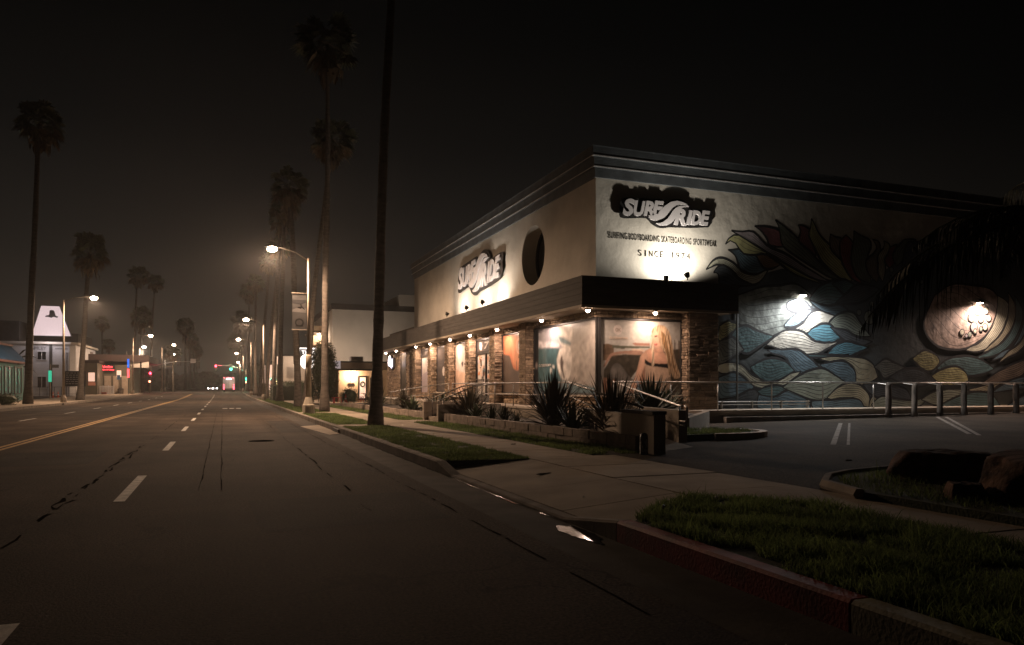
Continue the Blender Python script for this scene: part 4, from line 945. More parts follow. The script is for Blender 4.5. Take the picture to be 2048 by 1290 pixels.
logo((XF,33.85,6.98), 'white surf shop logo with swoosh on the street front above the canopy', 'surf shop logo signs', lambda a,b,d: (XF-d*.7,33.85-a,6.98+b*1.05), 1.8)
M_tag = mat('tagline_metal', (.012,.011,.009), .9, .2, 4, spec=.1)
t = thing('tagline_sign', (11.9,YW,6.35), 'row of small dark raised letters naming surfing, bodyboarding, skateboarding and sportswear', 'sign')
for s, a0, a1 in (('SURFING',11.90,12.62),('BODYBOARDING',12.68,13.86),('SKATEBOARDING',13.94,15.13),('SPORTSWEAR',15.22,16.17)):
    text_mesh('word', s, (a0,a1,6.345,6.555), lambda a,b,d: (a,YW-.010-d,b), t, M_tag, .006, space=1.12)
t = thing('date_sign', (13.03,YW,5.82), 'widely spaced dark raised letters reading SINCE 1974 under the tagline', 'sign')
for k, ch in enumerate('SINCE 1974'):
    if ch != ' ': text_mesh('letter', ch, (13.03+k*.213+(.05 if ch in 'I1' else 0), 13.03+k*.213+(.095 if ch in 'I1' else .135), 5.83, 6.03), lambda a,b,d: (a,YW-.010-d,b), t, M_tag, .006, space=1.12)
# neon badge on the blind stone wall
t = thing('neon_sign', (11.2,52.6,2.75), 'small glowing white neon badge on the stone end wall of the surf shop', 'sign')
P = [(-.62,-.25),(-.3,-.42),(-.1,-.30),(.3,-.62),(.62,-.40),(.62,.30),(.30,.18),(.12,.40),(-.22,.62),(-.42,.34),(-.62,.25)]
TN = lambda a,b,d: (11.12-d,52.6-a*1.5,3.2+b*.95)
mb = MB(); mb.plate(P, TN, -.1, .04); bkg = mb.obj('backing', M_black, t)
mb = MB(); mb.plate([(a*.8,b*.8) for a,b in P], TN, .043, .06); mb.obj('glowing_face', M_neonp, t)
light('glow', 'POINT', (10.85,52.6,3.1), 5, (.85,.8,1), t, .25)
# ---- lamps of the shop
def soffit_light(x, y, p, label, z=3.925, rad=.07):
    t = thing('soffit_light', (x,y,z), label, 'light', 'round lights under the canopy')
    mb = MB(); mb.lathe([(.09,z),(.10,z-.02),(.085,z-.05),(.075,z-.06)], (x,y), 14); mb.obj('housing', M_soffit, t)
    mb = MB(); mb.ico((x,y,z-.075), rad, 2); mb.obj('bulb', M_bulbs, t, smooth=True)
    light('lamp', 'AREA', (x,y,z-.155), p, (1,.70,.54), t, aim=(x,y,0), size=.15).data.shape = 'DISK'
    return t
SP = 58
for y, p, l in ((21.38,1.2,'round canopy light at the outer corner above the corner window'),(25.1,1,'round canopy light above the wave print window'),(29.85,1,'round canopy light above the orange desert print'),
  (33.6,1,'round canopy light above the shop door'),(36.9,.9,'round canopy light above the pale climbing figure print'),(40.8,.9,'round canopy light above the charcoal oval badge window'),
  (44.2,.9,'round canopy light above the narrow lavender window'),(49.6,1.3,'bright round canopy light above the blind stone wall'),(53.0,.8,'last round canopy light at the far end of the shop')):
    soffit_light(10.84, y, SP*p, l)
soffit_light(13.25, 21.27, SP*.9, 'round canopy light above the large print of the woman')
def uplight(x, y, z, aim, p, ang, label, col=(1,.88,.76)):
    t = thing('flood_light', (x,y,z), label, 'flood light', 'flood lights on the canopy')
    mb = MB(); mb.tube([(x,y,z-.14),(x,y,z)], .02, 6); mb.obj('bracket', M_frame, t)
    d = (Vector(aim)-Vector((x,y,z))).normalized(); c = Vector((x,y,z))
    mb = MB(); mb.tube([c-d*.05, c+d*.01, c+d*.09], [.06,.085,.11], 10); mb.obj('housing', M_frame, t, smooth=True)
    light('lamp', 'SPOT', tuple(c+d*.13), p, col, t, .05, aim, ang, .55)
    return t
UP = 185
uplight(10.47,30.7,5.07,(11.6,31.2,6.9), UP, 172, 'canopy flood light under the right end of the street front logo')
uplight(10.5,33.1,5.07,(11.6,33.3,6.9), UP, 172, 'canopy flood light under the middle of the street front logo')
uplight(10.5,36.3,5.07,(11.6,36.3,6.9), UP*.9, 172, 'canopy flood light under the left end of the street front logo')
uplight(14.38,21.10,5.10,(14.1,22.1,7.0), UP*2.35, 172, 'boxy flood light on the canopy below the side wall logo', (1,.92,.80))
t = thing('cable_box', (13.7,21.3,4.96), 'small junction box with a bent conduit on the canopy top beside the flood light', 'box')
mb = MB(); mb.bx(13.62,13.74,21.25,21.37,4.92,5.10); mb.obj('box', M_frame, t)
mb = MB(); mb.tube([(13.74,21.3,5.06),(13.88,21.3,5.06),(13.9,21.3,4.95)], .012, 5); mb.obj('conduit', M_frame, t)
def wall_light(x, z, p, col, label, bm):
    t = thing('wall_light', (x,YW,z), label, 'light', 'lights on the mural wall')
    mb = MB(); mb.bx(x-.14,x+.14,YW-.2,YW-.06,z-.01,z+.09); mb.add([(x-.14,YW-.2,z+.09),(x+.14,YW-.2,z+.09),(x+.14,YW-.06,z+.17),(x-.14,YW-.06,z+.17)],[(0,1,2,3)]); mb.obj('housing', M_frame, t)
    mb = MB(); mb.bx(x-.11,x+.11,YW-.185,YW-.075,z-.035,z-.012); mb.obj('lens', bm, t)
    light('lamp', 'SPOT', (x,YW-.30,z-.06), p, col, t, .06, (x-.12,YW-.6,z-2), 165, .6)
    return t
wall_light(19.9, 4.80, 900, (.96,.96,.96), 'cool white wall light over the middle of the wave mural', M_bulbw)
wall_light(29.1, 4.90, 900, (1,.72,.58), 'warm wall light over the curling barrel at the right of the mural', M_bulbs)
# ------------------------------------------------------------------ terrace, ramp, steps
mb = MB(); mb.prism([(9.9,20.3),(11.30,20.3),(11.30,55),(9.9,55)], 0.0, 0.725); struct(mb, 'terrace', M_wall)
mb = MB(); mb.bx(9.86, 9.899, 20.3, 55, .66, .735); struct(mb, 'terrace_edge', M_sill)
mb = MB(); mb.bx(11.302, 60, 20.42, YW-.002, 0.0, 0.645); struct(mb, 'mural_walkway', M_wall)
mb = MB(); mb.bx(13.4, 60, 20.36, 20.418, .585, .655); struct(mb, 'walkway_edge', M_sill)
mb = MB(); mb.bx(15.2, 60, 20.12, 20.30, 0.2, .44); struct(mb, 'walkway_step', M_kerb)
A0, A1, B0, B1 = (9.9,20.9), (7.62,12.15), (11.28,20.3), (9.32,14.0)
mb = MB(); mb.add([(A1[0],A1[1],.168),(8.9,12.6,.168),(B1[0],B1[1],.19),(11.25,20.25,.72),(9.92,20.85,.72)], [(0,1,2,3,4)]); struct(mb, 'ramp', M_conc)
def wall_run(p, q, th, z0, zp, zq, name, m, capm=None):
    d = Vector((q[0]-p[0], q[1]-p[1])).normalized(); nx, ny = -d.y*th/2, d.x*th/2; mb = MB()
    mb.prism([(p[0]-nx,p[1]-ny),(q[0]-nx,q[1]-ny),(q[0]+nx,q[1]+ny),(p[0]+nx,p[1]+ny)], z0, [zp,zq,zq,zp])
    return mb
t = thing('ramp_wall', (9.4,14,.17), 'low rendered wall on the shop side of the wheelchair ramp ending in a block', 'wall')
wall_run((9.42,14.0),(10.0,17.6),.2,0,.90,.93,'',None).obj('wall', M_wall, t)
wall_run((9.98,17.6),(11.1,20.4),.2,0,.93,.93,'',None).obj('wall', M_wall, t)
t = thing('ramp_pier', (7.5,12.1,.17), 'rendered end pier with a dark cap at the foot of the ramp', 'wall')
wall_run((7.48,11.86),(7.62,13.3),.24,0,.90,.90,'',None).obj('wall', M_wall, t)
wall_run((7.62,13.3),(9.75,20.5),.18,0,.88,.84,'',None).obj('wall', M_wall, t)
wall_run((7.46,11.83),(7.62,13.34),.29,.902,.965,.965,'',None).obj('cap', M_mortar, t)
# short post with stickers in front of the pier
t = thing('sticker_post', (7.22,12.0,.17), 'short dark round-topped post covered in pale stickers in front of the ramp pier', 'post')
mb = MB(); mb.lathe([(.075,.16),(.075,.50),(.068,.535),(.045,.56),(0,.57)], (7.22,11.98), 14); po = mb.obj('post', M_housing, t, smooth=True)
g = random.Random(4); mb = MB()
for k in range(16):
    a = g.uniform(2.6,5.0); z = g.uniform(.2,.46); w_ = g.uniform(.1,.3); h_ = g.uniform(.02,.05); r = .0765
    mb.add([(7.22+r*math.cos(a+s*w_),11.98+r*math.sin(a+s*w_),z+q*h_) for s,q in ((-1,-1),(0,-1),(1,-1),(1,1),(0,1),(-1,1))], [(0,1,4,5),(1,2,3,4)])
mb.obj('sticker', mat('sticker_paper', (.45,.45,.42), .6, .5, 30), t)
# block planter along the pavement
def block_wall(name, y0, y1, x, z1, label, seed, step=.42):
    t = thing(name, (x,y0,.16), label, 'planter'); g = random.Random(seed); y = y0; k = 0
    while y < y1-.05:
        L = min(step*g.uniform(.9,1.12), y1-y)
        for r in range(2):
            zz = .12+(z1-.12)*r/2; q = g.uniform(-.012,.012); o = (.2*L if r else 0)
            mb = MB(); mb.bx(x-.1+q, x+.1+q, y+.006, y+L-.006, zz+.004, .12+(z1-.12)*(r+1)/2-.002 + (g.uniform(-.012,.01) if r else 0)); mb.obj('block', M_block, t)
        y += L
    return t
block_wall('block_planter', 12.5, 25.8, 7.45, .47, 'low planter wall of rough concrete blocks along the pavement right of the steps', 31)
mb = MB(); mb.prism([(7.5,12.9),(9.6,20.6),(9.85,25.8),(7.5,25.8)], 0, .36); struct(mb, 'planter_soil', M_soil)
block_wall('block_planter', 28.6, 50, 7.45, .44, 'low planter wall of rough concrete blocks beyond the steps towards the cafe', 32, .9)
mb = MB(); mb.prism([(7.5,28.6),(9.85,28.6),(9.85,50),(7.5,50)], 0, .36); struct(mb, 'planter_soil', M_soil)
mb = MB(); mb.prism([(10.1,17.3),(11.3,20.3),(13.4,20.3),(13.4,18.7),(11.2,16.4),(10.0,16.4)], 0, .62); struct(mb, 'corner_planter_soil', M_soil)
t = thing('corner_planter', (12.6,18.6,.2), 'dark rendered retaining wall of the corner planter below the stone pier', 'planter')
wall_run((11.1,16.35),(13.45,18.75),.16,0,.62,.70,'',None).obj('wall', M_wall, t); wall_run((13.42,18.8),(13.42,20.36),.16,0,.70,.70,'',None).obj('wall', M_wall, t)
# round kerbed lawn at the end of the ramp
t = thing('round_bed', (11.0,15.6,.2), 'small round kerbed lawn at the foot of the corner planter', 'planting bed')
arc = [(10.9+1.55*math.cos(R(a)), 15.2+1.15*math.sin(R(a))) for a in range(-110, 75, 15)]
mb = MB()
for i in range(len(arc)-1):
    (xa,ya),(xb,yb) = arc[i], arc[i+1]
    ox, oy = lambda q: 10.9+(q-10.9)*.88, lambda q: 15.2+(q-15.2)*.86
    mb.prism([(xa,ya),(xb,yb),(ox(xb),oy(yb)),(ox(xa),oy(ya))], .1, .36)
mb.obj('kerb', M_sill, t)
mb = MB(); mb.prism([(9.6,14.2)]+[(10.9+(x-10.9)*.86,15.2+(y-15.2)*.84) for x,y in arc]+[(10.2,16.3)], .1, .34); mb.obj('lawn', M_turf, t)
grass('round_bed_grass', [(9.6,14.3),(10.6,14.3),(11.6,14.5),(12.2,15.1),(11.9,15.8),(11.1,16.1),(10.2,16.2)], 5000, .335, .03, .08, .006, seed=18)
# steps through the planters
t = thing('steps', (7.3,26.9,.17), 'short flight of concrete steps between two rendered cheek walls up to the terrace', 'steps')
for k in range(4):
    mb = MB(); mb.bx(7.35+.34*k, 7.35+.34*(k+1)-.003, 26.25, 28.0, .1, .165+.14*(k+1)); mb.obj('tread', M_conc, t)
mb = MB(); mb.bx(8.71, 9.88, 26.25, 28.0, .1, .72); mb.obj('landing', M_conc, t)
mb = MB(); mb.bx(7.2, 9.6, 26.0, 26.2, .1, .80); mb.obj('cheek_wall', M_wall, t)
mb = MB(); mb.bx(7.2, 9.6, 28.05, 28.25, .1, .86); mb.obj('cheek_wall', M_wall, t)
# ------------------------------------------------------------------ handrails
def rail(name, label, top, posts, mid=True, m=None, dz=.42, zb=None, r=.024, extra=()):
    t = thing(name, posts[0], label, 'handrail', 'handrails of the surf shop')
    mb = MB(); mb.tube(top, r, 8); mb.obj('top_rail', m or M_rail, t, smooth=True)
    if mid: mb = MB(); mb.tube([(x,y,z-dz) for x,y,z in mid if True] if mid is not True else [(x,y,z-dz) for x,y,z in top], r*.8, 6); mb.obj('mid_rail', m or M_rail, t, smooth=True)
    for x, y, z in posts:
        # height of the rail above this post
        best = min(range(len(top)-1), key=lambda i: abs(math.dist((x,y), top[i][:2])+math.dist((x,y), top[i+1][:2])-math.dist(top[i][:2], top[i+1][:2])))
        p, q = top[best], top[best+1]; L = math.dist(p[:2], q[:2]); f = min(1, math.dist((x,y), p[:2])/max(L, 1e-6))
        mb = MB(); mb.tube([(x,y,z),(x,y,p[2]+(q[2]-p[2])*f-.01)], r*.9, 6); mb.obj('post', m or M_rail, t, smooth=True)
    for e in extra: mb = MB(); mb.tube(e, r, 8); mb.obj('end_loop', m or M_rail, t, smooth=True)
    return t
def along(p, q, f): return tuple(p[i]+(q[i]-p[i])*f for i in range(3))
ta, tb = (9.93,20.9,1.56), (7.75,12.9,1.0)
rail('handrail', 'dark handrail along the terrace edge and down the street side of the ramp', [(9.93,33.5,1.58),ta,tb], [(9.93,33.4,.73),(9.93,29.9,.73),(9.93,25.6,.73),(9.93,20.95,.73),along((9.9,20.9,.7),(7.75,12.9,.85),.5),along((9.9,20.9,.7),(7.75,12.9,.88),.97)], True, M_darkrail)
ta, tb = (11.2,20.36,1.57), (9.36,14.05,1.0)
rail('handrail', 'bright galvanised handrail sloping down the wall side of the ramp to a looped end', [ta,tb,(9.30,13.75,1.0)], [along((11.2,20.36,.7),(9.36,14.05,.19),.04),along((11.2,20.36,.9),(9.36,14.05,.9),.4),(9.36,14.05,.19)], True, M_rail, extra=[[(9.30,13.75,1.0),(9.27,13.62,.97),(9.27,13.62,.70),(9.30,13.72,.67),(9.36,14.05,.67)]])
xs = [15.1,17.28,19.48,21.8]
rail('handrail', 'long level handrail along the walkway in front of the wave mural', [(11.2,20.45,1.575),(40,20.45,1.575)], [(x,20.45,.645) for x in (11.25,13.3)+tuple(xs)+(30.6,32.8,35)], False, M_rail)
rail('handrail', 'handrail running down beside the far planter from the terrace towards the cafe', [(9.93,33.9,1.58),(9.93,37.5,1.5),(9.7,46,1.12)], [(9.93,34.0,.73),(9.93,37.5,.73),(9.8,42,.4),(9.7,45.9,.36)], True, M_darkrail)
rail('handrail', 'curved stair handrail on the near cheek wall of the steps', [(9.6,26.4,1.55),(8.7,26.4,1.45),(7.5,26.4,.98)], [(9.5,26.4,.72),(7.5,26.4,.17)], False, M_darkrail, extra=[[(7.5,26.4,.98),(7.32,26.4,.92),(7.3,26.4,.62),(7.5,26.4,.55)]])
rail('handrail', 'curved stair handrail on the far side of the steps', [(9.6,27.9,1.55),(8.7,27.9,1.45),(7.5,27.9,.98)], [(9.5,27.9,.72),(7.5,27.9,.17)], False, M_darkrail)
# row of wooden pilings in front of the mural
PP = [(21.98,'first rough wooden piling of the row, with pale scuffs, beside the last thin rail post'),(23.22,'second wooden piling from the left in front of the mural'),(24.46,'third wooden piling from the left in front of the mural'),
      (25.7,'fourth wooden piling from the left in front of the mural'),(27.1,'fifth wooden piling from the left, below the curling barrel'),(28.5,'sixth wooden piling from the left near the frame edge'),(30.0,'seventh wooden piling just beyond the frame edge')]
for x, l in PP[:6]:
    t = thing('wooden_piling', (x,19.95,lz(x)), l, 'piling', 'wooden pilings by the parking lot'); g = random.Random(int(x*10)); mb = MB()
    mb.tube([(x+g.uniform(-.01,.01),19.95+g.uniform(-.01,.01),z) for z in (lz(x)-.05,lz(x)+.3,lz(x)+.7,1.45,1.56)], [.115,.10,.105,.10,.085], 12); mb.obj('post', M_wood, t, smooth=True)
    mb = MB(); mb.tube([(x,19.95,1.50),(x,20.46,1.56)], .014, 6); mb.obj('bolt', M_rail, t)
# ------------------------------------------------------------------ street lamps
def street_lamp(px, py, h, hx, hz, label, p=900, base=0.15, hy=None, concrete=False, bulb=None, col=(1,.66,.43), rb=.16, group='street lamps'):
    b = base+gz(py); hy = py if hy is None else hy
    t = thing('street_lamp', (px,py,b), label, 'street lamp', group)
    if concrete:
        mb = MB(); mb.lathe([(.29,b-.02),(.29,b+.42),(.25,b+.46),(.17,b+.72),(.14,b+.80)], (px,py), 8); mb.obj('base', M_base, t)
        mb = MB(); mb.bx(px-.17,px+.05,py-.285,py-.262,b+.06,b+.36); mb.obj('access_panel', M_metal, t)
        mb = MB(); mb.lathe([(.135,b+.80),(.115,b+2.2),(.12,b+2.25),(.15,b+2.3),(.15,b+2.72),(.11,b+2.8)], (px,py), 12); mb.obj('lower_pole', M_base, t, smooth=True)
        mb = MB(); mb.lathe([(.085,b+2.8),(.06,h)], (px,py), 10); mb.obj('pole', M_metal, t, smooth=True)
    else:
        mb = MB(); mb.lathe([(.24,b-.02),(.24,b+.35),(.15,b+.6)], (px,py), 8); mb.obj('base', M_metal, t)
        mb = MB(); mb.lathe([(.11,b+.6),(.065,h)], (px,py), 8); mb.obj('pole', M_metal, t, smooth=True)
    s = 1 if hx > px else -1
    mb = MB(); mb.tube([(px,py,h-.12),(px+(hx-px)*.35,py,h+.10+(hz-h)*.5),(hx-s*.3,hy,hz+.11)], [.035,.03,.03], 6); mb.obj('arm', M_metal, t, smooth=True)
    c = hx
    mb = MB(); mb.add([(c-.36,hy-.13,hz+.08),(c+.36,hy-.13,hz+.08),(c+.36,hy+.13,hz+.08),(c-.36,hy+.13,hz+.08),(c-.3,hy-.08,hz+.19),(c+.2,hy-.08,hz+.17),(c+.2,hy+.08,hz+.17),(c-.3,hy+.08,hz+.19)],[(0,3,2,1),(4,5,6,7),(0,1,5,4),(1,2,6,5),(2,3,7,6),(3,0,4,7)])
    hd = mb.obj('lamp_head', M_housing, t)
    mb = MB(); mb.ico((c,hy,hz), rb, 2, 0, (1.15,1,.7)); mb.obj('lens', bulb or M_bulb, hd, smooth=True)
    batwing(light('lamp', 'POINT', (c,hy,hz-.28), p*LAMP, col, t, .14))
    return t
LAMP = 1.5
L1 = street_lamp(3.79,36.5,7.5,2.13,7.78,'near street lamp on a square concrete base with a banner arm',1500,.155,hy=36.2,concrete=True,rb=.2)
street_lamp(3.8,78.0,7.6,2.15,8.05,'second street lamp on the right kerb, seen beyond the banner pole',1300,rb=.24)
street_lamp(3.8,113,7.9,2.1,8.2,'third street lamp along the right kerb',1100,rb=.26)
street_lamp(3.9,160,8.0,2.6,8.25,'fourth and farthest street lamp on the right kerb, beyond the crossing',1000,rb=.24)
street_lamp(-12.45,72.3,8.75,-10.2,9.0,'street lamp across the road to the right of the glowing tapered sign',1300,rb=.25)
street_lamp(-12.6,126,8.9,-10.2,9.25,'street lamp across the road beside the tall thin palms',1200,rb=.27)
street_lamp(-13.2,142,8.2,-12.5,8.3,'shorter white street lamp near the red signal',700,bulb=M_bulbw,col=(1,.86,.7),rb=.27,group='white street lamps')
street_lamp(-11.2,163,9.3,-9.0,9.85,'street lamp across the road beyond the crossing',1000,rb=.28)
street_lamp(-12.4,190,8.6,-10.4,9.1,'far white street lamp beyond the signal arm',500,bulb=M_bulbw,col=(1,.86,.7),rb=.2,group='white street lamps')
street_lamp(4.4,215,8.0,3.9,8.2,'tiny far street lamp seen above the truck',700,rb=.26)
# street banner on the near lamp
t = thing('street_banner', (3.79,36.5,5.0), 'street banner with a running surfer and dark ring emblem on the near lamp pole', 'banner')
BT = lambda a,b,d: (a,36.48-d,b)
mb = MB()
for z in (5.83,4.11): mb.tube([(3.0,36.48,z),(3.80,36.48,z)], .018, 6)
mb.obj('bracket', M_metal, t)
mb = MB(); mb.plate([(3.05,4.13),(3.68,4.13),(3.68,5.81),(3.05,5.81)], BT, -.004, .004); cl = mb.obj('cloth', mat('banner_cloth', (.085,.082,.082), .9, .25, 2), t)
mb = MB(); mb.plate([(3.05,5.52),(3.68,5.52),(3.68,5.4),(3.4,5.3),(3.05,5.35)], BT, .0045, .005); mb.obj('printed_band', mat('banner_dark', (.03,.03,.033), .9, .2, 2), cl)
mb = MB(); mb.plate([(3.05,4.95),(3.68,4.92),(3.68,5.12),(3.4,5.2),(3.05,5.05)], BT, .0045, .005); mb.obj('printed_surf', mat('banner_light', (.2,.19,.185), .9, .2, 2), cl)
mb = MB(); mb.plate([(3.33,5.12),(3.42,5.22),(3.40,5.32),(3.45,5.33),(3.50,5.22),(3.62,5.10),(3.60,5.06),(3.48,5.14),(3.42,5.10),(3.25,5.16)], BT, .0055, .006); mb.obj('printed_surfer', M_black, cl)
mb = MB(); o = disc(3.365,4.45,.205,.20,28); i_ = disc(3.365,4.45,.135,.13,28)
vs = [BT(*p,.006) for p in o]+[BT(*p,.006) for p in i_]; mb.add(vs, [(k,(k+1)%28,(k+1)%28+28,k+28) for k in range(28) if k not in (19,20,21)])
mb.plate([(3.2,4.27),(3.53,4.27),(3.53,4.33),(3.2,4.33)], BT, .005, .006); mb.obj('printed_ring', M_black, cl)
# ------------------------------------------------------------------ palms
def fan_crown(seed, nf=64, skirt=True, R_=1.0):
    g = random.Random(seed); mb = MB()
    for k in range(nf):
        zc = g.uniform(-.75, .97); az = g.uniform(0, 6.283); r_ = math.sqrt(1-zc*zc); d = Vector((r_*math.cos(az), r_*math.sin(az), zc))
        pl = R_*g.uniform(.38,.62); fr = R_*g.uniform(.34,.50); tip = d*pl + Vector((0,0,-.10*pl*(1-zc)))
        side = d.cross(Vector((0,0,1))); side = side.normalized() if side.length > .01 else Vector((1,0,0)); up = side.cross(d).normalized()
        roll = g.uniform(-.9,.9); s2 = side*math.cos(roll)+up*math.sin(roll)
        mb.mi = 1 if (zc < -.35) else 0
        q = side*.012*R_; mb.add([-q, q, tip+q*.5, tip-q*.5], [(0,1,2,3)])
        nb = 13
        for j in range(nb):
            t = (j/(nb-1)-.5)*g.uniform(3.3,3.9); e = (d*math.cos(t)+s2*math.sin(t)); L = fr*(1-.18*abs(t)/1.8)*g.uniform(.85,1.1)
            w = (s2*math.cos(t)-d*math.sin(t))*L*.10; m_ = tip+e*L*.55; end = tip+e*L+Vector((0,0,-.22*L-.06*R_*max(0,-zc)))
            mb.add([tip, m_+w, end, m_-w], [(0,1,2,3)])
    if skirt:
        mb.mi = 1
        for k in range(46):
            az = g.uniform(0,6.283); r0 = R_*g.uniform(.1,.22); z0 = R_*g.uniform(-.75,-.1); L = R_*g.uniform(.35,.6); ro = r0+R_*g.uniform(.0,.22)
            c, s = math.cos(az), math.sin(az); w = R_*g.uniform(.05,.10)
            mb.add([(c*r0*.5,s*r0*.5,z0),(c*ro-s*w,s*ro+c*w,z0-L*.5),(c*ro,s*ro,z0-L),(c*ro+s*w,s*ro-c*w,z0-L*.55)], [(0,1,2,3)])
    return mb.mesh('crown', [M_frond, M_skirt])
CROWNS = [fan_crown(s) for s in (1,2,3)]
def palm(x, y, h, cr, r0, r1, label, top=None, group='fan palms along the street', base=.15, seed=0, fat=None, squash=1.0, boots=0):
    b = base+gz(y); g = random.Random(seed+int(x*7+y*3)); tx, ty = top if top else (x,y)
    t = thing('palm_tree', (x,y,b), label, 'palm tree', group, 0)
    n = 56 if y < 60 else 26 if h > 10 else 16; path = []; rs = []
    for i in range(n+1):
        f = i/n; k = f*f*.4+f*.6; path.append((x+(tx-x)*k+.05*math.sin(f*9+x*3)*f, y+(ty-y)*k, b-.05+(h-b)*f))
        r = r0+(r1-r0)*min(1, f*1.15)
        if f < .12: r *= 1+.5*((.12-f)/.12)**2
        if fat and f < fat: r = max(r, r0*.86)
        rs.append(r*(1+g.uniform(-.08,.08)))
    mb = MB(); mb.tube(path, rs, 12); tr = mb.obj('trunk', M_trunk, t, smooth=True)
    if boots:
        for k in range(boots):
            mb = MB()
            f = g.uniform(.2,.62); i = int(f*n); c = path[i]; r = rs[i]; a = g.uniform(0,6.283); s_ = g.uniform(.06,.14)
            ca, sa = math.cos(a), math.sin(a); z = c[2]+g.uniform(-.3,.3)
            mb.add([(c[0]+ca*r*.9-sa*s_*.5,c[1]+sa*r*.9+ca*s_*.5,z),(c[0]+ca*r*.9+sa*s_*.5,c[1]+sa*r*.9-ca*s_*.5,z),(c[0]+ca*(r+s_*.8),c[1]+sa*(r+s_*.8),z+s_*1.6)], [(0,1,2)]); mb.obj('leaf_stub', M_trunk, tr)
    me = CROWNS[(seed+int(abs(x*3)+y))%3]
    c = bpy.data.objects.new('crown', me); COL.objects.link(c); c.parent = t
    c.location = Vector((tx,ty,h+.1*cr))-Vector((x,y,b)); c.scale = (cr,cr,cr*squash); c.rotation_euler = (0,0,g.uniform(0,6.28))
    return t
# right-hand kerb
palm(4.68,24.55,22.0,2.0,.18,.115,'thick leaning palm trunk just left of the surf shop, its crown above the picture',(5.6,24.7),boots=26)
palm(4.87,39.3,18.9,1.85,.185,.105,'tall slim palm with flared stubby lower trunk right of the banner lamp pole',(5.1,39.4),fat=.55,boots=44)
palm(4.55,50.0,14.2,1.5,.23,.15,'palm with a pale lower trunk immediately left of the banner lamp base',(4.0,50.2),boots=10)
palm(4.6,46.0,16.4,1.6,.19,.11,'palm whose crown hangs behind the tall slim palm, left of its trunk',(6.2,46.5))
palm(4.75,70,17.6,1.7,.26,.15,'dark thick palm by the clipped hedge, left of the grey wall',(5.2,70),boots=8)
palm(4.75,79,18.2,1.6,.22,.14,'palm trunk beside the string-lit bush',(5.5,79))
palm(4.7,91,17.5,1.7,.22,.14,'palm in the middle of the right-hand row leaning right',(6.2,91))
palm(4.7,107,18.3,1.7,.26,.17,'palm with a rough lamp-lit trunk in the right-hand row',(6.0,107),boots=20)
palm(4.6,119,17.0,1.7,.24,.15,'dark palm left of the lamp-lit trunk in the right-hand row')
palm(4.6,157,20.2,2.3,.25,.15,'palm at the crossing with a clear round crown on the right',(4.9,157))
palm(4.9,245,21.5,4.2,.4,.25,'far palm rising behind the third lamp on the right',(5.6,245))
palm(5.4,300,18.5,4.2,.4,.25,'farthest palm on the right, low and blurred above the green signal',(5.0,300))
# far side of the road
palm(-13.8,66.4,21.5,2.1,.27,.17,'thick dark palm trunk at the far left, in front of the glowing tapered sign',(-13.0,66.4),boots=10)
palm(-13.3,85.6,14.9,2.15,.29,.2,'lamp-lit palm with a round crown just right of the tapered sign',(-12.4,85.6),boots=24,squash=1.15)
palm(-13.5,135,19.4,1.95,.2,.13,'tall slim palm left of the pair of high crowns across the road',(-12.8,135))
palm(-13.3,163,22.0,1.9,.22,.14,'tall slim palm with the higher crown right of a pair across the road',(-12.4,163))
palm(-13.0,144,13.3,2.3,.34,.25,'stout palm with a dense dark crown beside the white road lamps',squash=1.15)
palm(-22.0,166,14.0,1.7,.2,.14,'small pale palm behind the red neon shop')
palm(-20.5,163,9.6,1.5,.25,.18,'short bushy palm behind the white two storey building')
palm(-9.9,176,8.6,2.2,.25,.2,'low spreading palm left of the signal arm')
for i, (d, xx, z) in enumerate(((285,-13.2,24.5),(322,-13.1,22.5),(360,-12.9,21),(400,-12.9,20))):
    palm(xx, d*1.095, z, 4.4-.1*i, .5,.35, ['first and tallest of the four far palms above the signal arm','second of the four far palms above the signal arm','third of the four far palms, lower, above the signal arm','last and lowest of the four far palms above the signal arm'][i], group='far palms beyond the crossing')
# feather palm at the right, its fronds hanging in front of the mural
t = thing('feather_palm', (10.55,6.6,.23), 'dark feather palm with drooping fronds in front of the mural at the right', 'palm tree')
mb = MB(); mb.tube([(10.55,6.6,.2),(10.5,6.65,1.6),(10.75,6.75,2.6),(10.8,6.8,3.75)], [.24,.19,.17,.2], 12); mb.obj('trunk', M_trunk, t, smooth=True)
M_feather = mat('feather_frond', (0.03, 0.034, 0.018), 0.7, 0.3, 1.0, rand=0.4, spec=0.2)
def feather(az, el, L, droop, seed, n=38):
    g = random.Random(seed); c = Vector((10.8,6.8,3.7)); ca, sa = math.cos(az), math.sin(az); pts = []
    p = c.copy(); e = el
    for i in range(n+1):
        pts.append(p.copy()); p = p+Vector((ca*math.cos(e), sa*math.cos(e), math.sin(e)))*L/n; e -= droop/n
    mb = MB(); mb.tube(pts[::5], [.028*(1-i/(n/5+1)) + .004 for i in range(len(pts[::5]))], 5)
    side = Vector((-sa,ca,0))
    for i in range(6, n):
        d = (pts[i+1]-pts[i]).normalized(); f = i/n; l = L*.27*math.sin(math.pi*min(.95,f*.85+.12))*g.uniform(.85,1.15)
        for s in (-1,1):
            for q in (g.uniform(0,.9),):
                b0 = pts[i]+(pts[i+1]-pts[i])*(.5*q); dr = (side*s*g.uniform(.5,.8)+d*.45+Vector((0,0,-.5))).normalized()
                m_ = b0+dr*l*.35; en = b0+dr*l*.5+Vector((0,0,-1))*l*.65; w = d*.013
                mb.add([b0-w*.6,b0+w*.6,m_+w,en,m_-w], [(0,1,2,3,4)])
    mb.obj('frond', M_feather, t)
